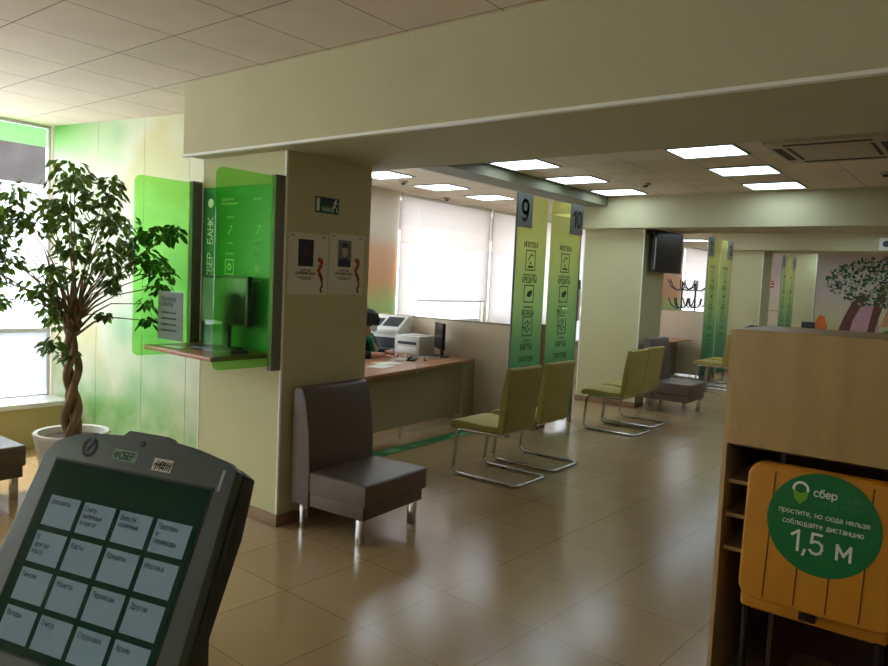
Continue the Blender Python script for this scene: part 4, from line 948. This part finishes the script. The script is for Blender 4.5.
for cx, cy, r in clusters:
    sc = .0078
    c = E1*((cx-72)*sc) + Vector((0,0,1))*(.39+(432-cy)*sc)
    dep = random.uniform(-.28,.28) if cy < 280 else random.uniform(-.18,.12)
    c += E2*dep; R = r*sc
    # twig from crown base to the cluster
    mid = top.lerp(c, .5) + Vector((0,0,.10 if c.z > 1.4 else .06))
    root = Vector((random.uniform(-.05,.05), random.uniform(-.05,.05), 1.16+random.uniform(0,.1)))
    q1 = root.lerp(mid, .5)+Vector((0,0,.03))
    br.tube([root, q1, mid, c], .01, 6, radii=[.011,.008,.005,.003])
    n = int(16+R*R*2000)
    for _ in range(n):
        a = random.uniform(0, 2*PI); zz = random.uniform(-1,1); rr = R*random.random()**.45
        p = c + Vector((math.cos(a)*math.sqrt(1-zz*zz), math.sin(a)*math.sqrt(1-zz*zz), zz*.8))*rr
        d = Vector((math.cos(a)*.6, math.sin(a)*.6, -random.uniform(.1,1.1)))
        leaf(p, d, random.uniform(.055,.095), random.uniform(-.8,.8))
br.build('branches', M['bark'], fi, smooth=True)
me = bpy.data.meshes.new('foliage'); lf.to_mesh(me); lf.free(); me.materials.append(M['leaf'])
fo = bpy.data.objects.new('foliage', me); COL.objects.link(fo); fo.parent = fi; fo['kind'] = 'stuff'

# ------------------------------------------------------------------ wooden counter with shelf niche, and the chair in it
ct = thing('wooden_counter', 'tall beige wooden counter with an open shelf niche', 'counter', (-.2, 3.45, 0))
YC = 3.147
MB().box((-.917, YC, 0), (-.899, 3.78, 1.556)).build('side_panel', M['woodedge'], ct, world=True)
MB().box((.62, YC, 0), (.638, 3.78, 1.556)).build('side_panel', M['woodedge'], ct, world=True)
MB().box((-.899, YC-.002, 1.074), (.62, YC+.016, 1.557)).build('front_panel', M['wood'], ct, world=True, bevel=.001)
MB().box((-.899, YC+.016, 1.538), (.62, 3.78, 1.556)).build('top_board', M['woodedge'], ct, world=True)
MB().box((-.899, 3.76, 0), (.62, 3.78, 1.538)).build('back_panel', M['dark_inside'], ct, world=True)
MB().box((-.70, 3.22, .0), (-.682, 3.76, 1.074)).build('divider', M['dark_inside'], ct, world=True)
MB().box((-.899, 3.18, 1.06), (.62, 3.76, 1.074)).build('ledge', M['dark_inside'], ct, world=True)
for z in (.61, .755, .902): MB().box((-.899, 3.20, z-.008), (-.70, 3.76, z+.008)).build('shelf', M['woodedge'], ct, world=True)
for x, z in ((-.875, 1.505), (-.870, 1.155)): MB().cyl((x, YC-.004, z), (x, YC-.001, z), .007, 14).build('screw_cap', M['woodedge'], ct, world=True)
mc = thing('padded_chair', 'mustard leather chair with a round green sticker in the counter niche', 'chair', (-.53, 3.2, 0))
pts = rrect(-.255, .29, .48, 1.035, .06, (1,1,1,1))
b_ = MB(); tilt = lambda b: .035*(1.015-b)
b_.prism([(-.53+a*(1+.04*(1.0-b)), 3.06-tilt(b), b) for a, b in pts], (0,.07,0))
bo = b_.build('backrest', M['mustard'], mc, world=True, bevel=.022, seg=3)
q = MB()
for x in (-.68, -.567, -.454, -.341):
    q.tube([(x, 3.0595, 1.01), (x-.012, 3.0595-tilt(.5), .5)], .0025, 6)
q.build('stitching', M['seam'], bo, world=True)
MB().box((-.80, 3.13, .40), (-.26, 3.60, .49)).build('seat', M['mustard'], mc, world=True, bevel=.03, seg=3)
for x in (-.77, -.29):
    for y in (3.13, 3.56): MB().cyl((x, y, 0), (x, y, .41), .016, 12).build('leg', M['black'], mc, world=True)
MB().box((-.56, 3.07, .44), (-.50, 3.16, .56)).build('back_stem', M['black'], mc, world=True)
vS = Vector((0, .035, 1)).normalized(); uS = Vector(X)
oS = Vector((-.500, 3.0585-tilt(.835), .835)); nS = uS.cross(vS)
q = MB(); disc(q, 0, 0, .198, oS, uS, vS, .0012, 64); st = q.build('sticker', M['stickergreen'], mc, world=True)
def onS(a, b): return oS+uS*a+vS*b+nS*.0016
oI = oS+nS*.0012
q = MB(); ring(q, -.085, .125, .021, .030, oI, uS, vS, .0008, -.3, PI+.3); q.build('arch_mark', M['ink_white'], st, world=True)
q = MB(); q.prism(*flat([(-.115,.122),(-.105,.085),(-.085,.066),(-.062,.088),(-.056,.122),(-.085,.108)], oI, uS, vS, .0009)); q.build('leaf_mark', M['stickerlime'], st, world=True)
text('lettering', 'сбер', .040, M['ink_white'], st, onS(-.037,.122), uS, vS, align='LEFT', bold=.0006)
text('lettering', 'банк', .040, M['stickerdim'], st, onS(.045,.122), uS, vS, align='LEFT')
text('lettering', 'всегда рядом', .028, M['stickerdim'], st, onS(.045,.085), uS, vS)
text('lettering', 'простите, но сюда нельзя', .0275, M['ink_white'], st, onS(.0,.035), uS, vS)
text('lettering', 'соблюдайте дистанцию', .0275, M['ink_white'], st, onS(.0,-.005), uS, vS)
text('lettering', '1,5 м', .105, M['ink_white'], st, onS(.0,-.075), uS, vS)

# ------------------------------------------------------------------ queue terminal in the foreground
KT = Vector((-1.320, .594, 1.351)); t_ = math.radians(26)
kn = Vector((.24091,-.97055,0)); ku = Vector((.97055,.24091,0)).normalized()
kv = Vector((0,0,1))*math.cos(t_) - kn*math.sin(t_)     # up along the face
kN = ku.cross(kv)                                        # out of the face
ki = thing('queue_terminal', 'grey self-service queue terminal with touch screen tiles', 'terminal', (KT.x+.12, KT.y+.14, 0))
def K(a, b, d=0): return KT+ku*a+kv*b+kN*d
KFACE = [(-.052,-.40),(-.049,-.17),(-.038,.008),(-.022,.033),(.02,.05),(.075,.058),(.128,.062),(.138,.072),(.227,.072),(.235,.066),(.298,.060),(.363,.048),(.386,.036),(.398,-.40)]
b_ = MB(); b_.prism([K(a,b) for a, b in KFACE], -kN*.022); bz = b_.build('front_bezel', M['kiosk'], ki, world=True, bevel=.004)
b_ = MB(); b_.prism([K(a,b,-.022) for a, b in ((-.048,-.40),(-.034,.0),(-.02,.02),(.12,.058),(.24,.058),(.36,.044),(.388,.034),(.398,-.06),(.390,-.40))], -kN*.032); b_.build('housing', M['kioskdark'], ki, world=True, bevel=.006)
q = MB(); q.prism([K(a,b,.0002) for a, b in ((-.004,-.312),(.355,-.312),(.355,.004),(-.004,.004))], kN*.0012); q.build('screen_gap', M['black'], ki, world=True)
q = MB(); q.prism([K(a,b,.0014) for a, b in ((0,-.308),(.351,-.308),(.351,0),(0,0))], kN*.0012); scn = q.build('screen', M['kscreen'], ki, world=True)
tiles = [['Депозиты','Снять\nналичные\nв кассе','Внести\nналичные','Платежи\nи\nпереводы'], ['В\nдругую\nкассу','Карты','Кредиты','Ипотека'], ['Пенсии','Монеты','Переводы','Другое'], ['Вклады','Счета','Страховки','Архив']]
tw, tg_, th = .071, .0107, .051
for r_ in range(4):
    for c_ in range(4):
        a0 = .024+c_*(tw+tg_); b1_ = -.060-r_*(th+.010)
        q = MB(); q.prism([K(a,b,.0026) for a, b in ((a0,b1_-th),(a0+tw,b1_-th),(a0+tw,b1_),(a0,b1_))], kN*.0006); q.build('menu_tile', M['tile'], scn, world=True)
        text('tile_lettering', tiles[r_][c_], .0112, M['ink_black'], scn, K(a0+.006, b1_-.010-.0056*tiles[r_][c_].count('\n'), .0036), ku, kv, align='LEFT', depth=.0002)
# marks on the bezel
q = MB(); oK = K(0,0,.0004)
ring(q, .064, .031, .0125, .0175, oK, ku, kv, .0008, PI*.62, PI*2.38); line2(q, (.060,.025), (.071,.047), .005, oK, ku, kv, .0008); q.build('round_mark', mat('navy_ink', (14, 24, 44), .5), bz, world=True)
q = MB(); rect2(q, .122, .178, .018, .037, oK, ku, kv, .0004); sb = q.build('bank_sticker', mat('mint_sticker', (120, 158, 128), .5), bz, world=True)
text('sticker_lettering', 'СБЕР', .0155, M['ink_green'], sb, K(.155,.0275,.0011), ku, kv, depth=.0002, bold=.0004)
q = MB(); ring(q, .1305, .0275, .0035, .005, K(0,0,.0008), ku, kv, .0004); line2(q, (.1275,.0285), (.1305,.0255), .0014, K(0,0,.0008), ku, kv, .0004); line2(q, (.1305,.0255), (.136,.032), .0014, K(0,0,.0008), ku, kv, .0004); q.build('sticker_mark', M['ink_green'], sb, world=True)
q = MB(); rect2(q, .216, .258, .013, .034, oK, ku, kv, .0004); s2 = q.build('patterned_sticker', M['paper'], bz, world=True)
q = MB(); o8 = K(0,0,.0008)
for k in range(9):
    a = .2195+k*.0042; h_ = .004+.005*abs(math.sin(k*1.7)); line2(q, (a,.0235-h_), (a+.003,.0235+h_*.8), .0022, o8, ku, kv, .0003)
ring(q, .237, .0235, .004, .0062, o8, ku, kv, .0003); line2(q, (.219,.0235), (.255,.0245), .002, o8, ku, kv, .0003)
q.build('sticker_mark', M['ink_black'], s2, world=True)
q = MB(); disc(q, .179, .053, .0055, oK, ku, kv, .001, 20); q.build('camera_hole', M['black'], bz, world=True)
q = MB(); rect2(q, .361, .367, .0, .034, oK, ku, kv, .0004); q.build('small_label', M['alu'], bz, world=True)
# pedestal
pc = K(.17,-.2,-.09)
b_ = MB(); b_.prism([(pc.x+a*ku.x+b*kn.x, pc.y+a*ku.y+b*kn.y, .03) for a, b in ((-.14,-.06),(.14,-.06),(.14,.06),(-.14,.06))], (0,0,1.12)); b_.build('pedestal', M['kioskdark'], ki, world=True, bevel=.01)
b_ = MB(); b_.prism([(pc.x+a*ku.x+b*kn.x, pc.y+a*ku.y+b*kn.y, 0) for a, b in ((-.24,-.2),(.24,-.2),(.24,.2),(-.24,.2))], (0,0,.03)); b_.build('base_plate', M['kiosk'], ki, world=True, bevel=.006)

# ------------------------------------------------------------------ light
w = bpy.data.worlds.new('sky'); S.world = w; w.use_nodes = True
bg = w.node_tree.nodes['Background']; bg.inputs['Color'].default_value = (.86, .93, 1.0, 1); bg.inputs['Strength'].default_value = 3.9

sun = bpy.data.lights.new('sun', 'SUN'); sun.energy = 2.8; sun.angle = .02; sun.color = (1, .96, .9)
so = bpy.data.objects.new('sun', sun); COL.objects.link(so)
_e, _a = math.radians(57), math.radians(20)
so.rotation_euler = Vector((math.cos(_e)*math.cos(_a), -math.cos(_e)*math.sin(_a), -math.sin(_e))).to_track_quat('-Z', 'Y').to_euler()
so.location = (-20, 10, 20)

# ------------------------------------------------------------------ camera
cam = bpy.data.cameras.new('camera'); co = bpy.data.objects.new('camera', cam); COL.objects.link(co)
cam.sensor_width = 36; cam.sensor_fit = 'HORIZONTAL'; cam.lens = 727.1925*36/888; cam.clip_start = .05; cam.clip_end = 300
Rm = Matrix(((.78747754,-.07984031,.61115027),(.61464579,.02818482,-.78829954),(.04571292,.99640912,.07126842))).to_4x4()
co.matrix_world = Matrix.Translation((0,0,1.7)) @ Rm
S.camera = co
S.view_settings.view_transform = 'Standard'; S.view_settings.look = 'None'; S.view_settings.gamma = 1; S.view_settings.use_curve_mapping = False
S.view_settings.exposure = 1.0
S.cycles.use_denoising = True
S.cycles.max_bounces = 10; S.cycles.transparent_max_bounces = 16; S.cycles.diffuse_bounces = 6
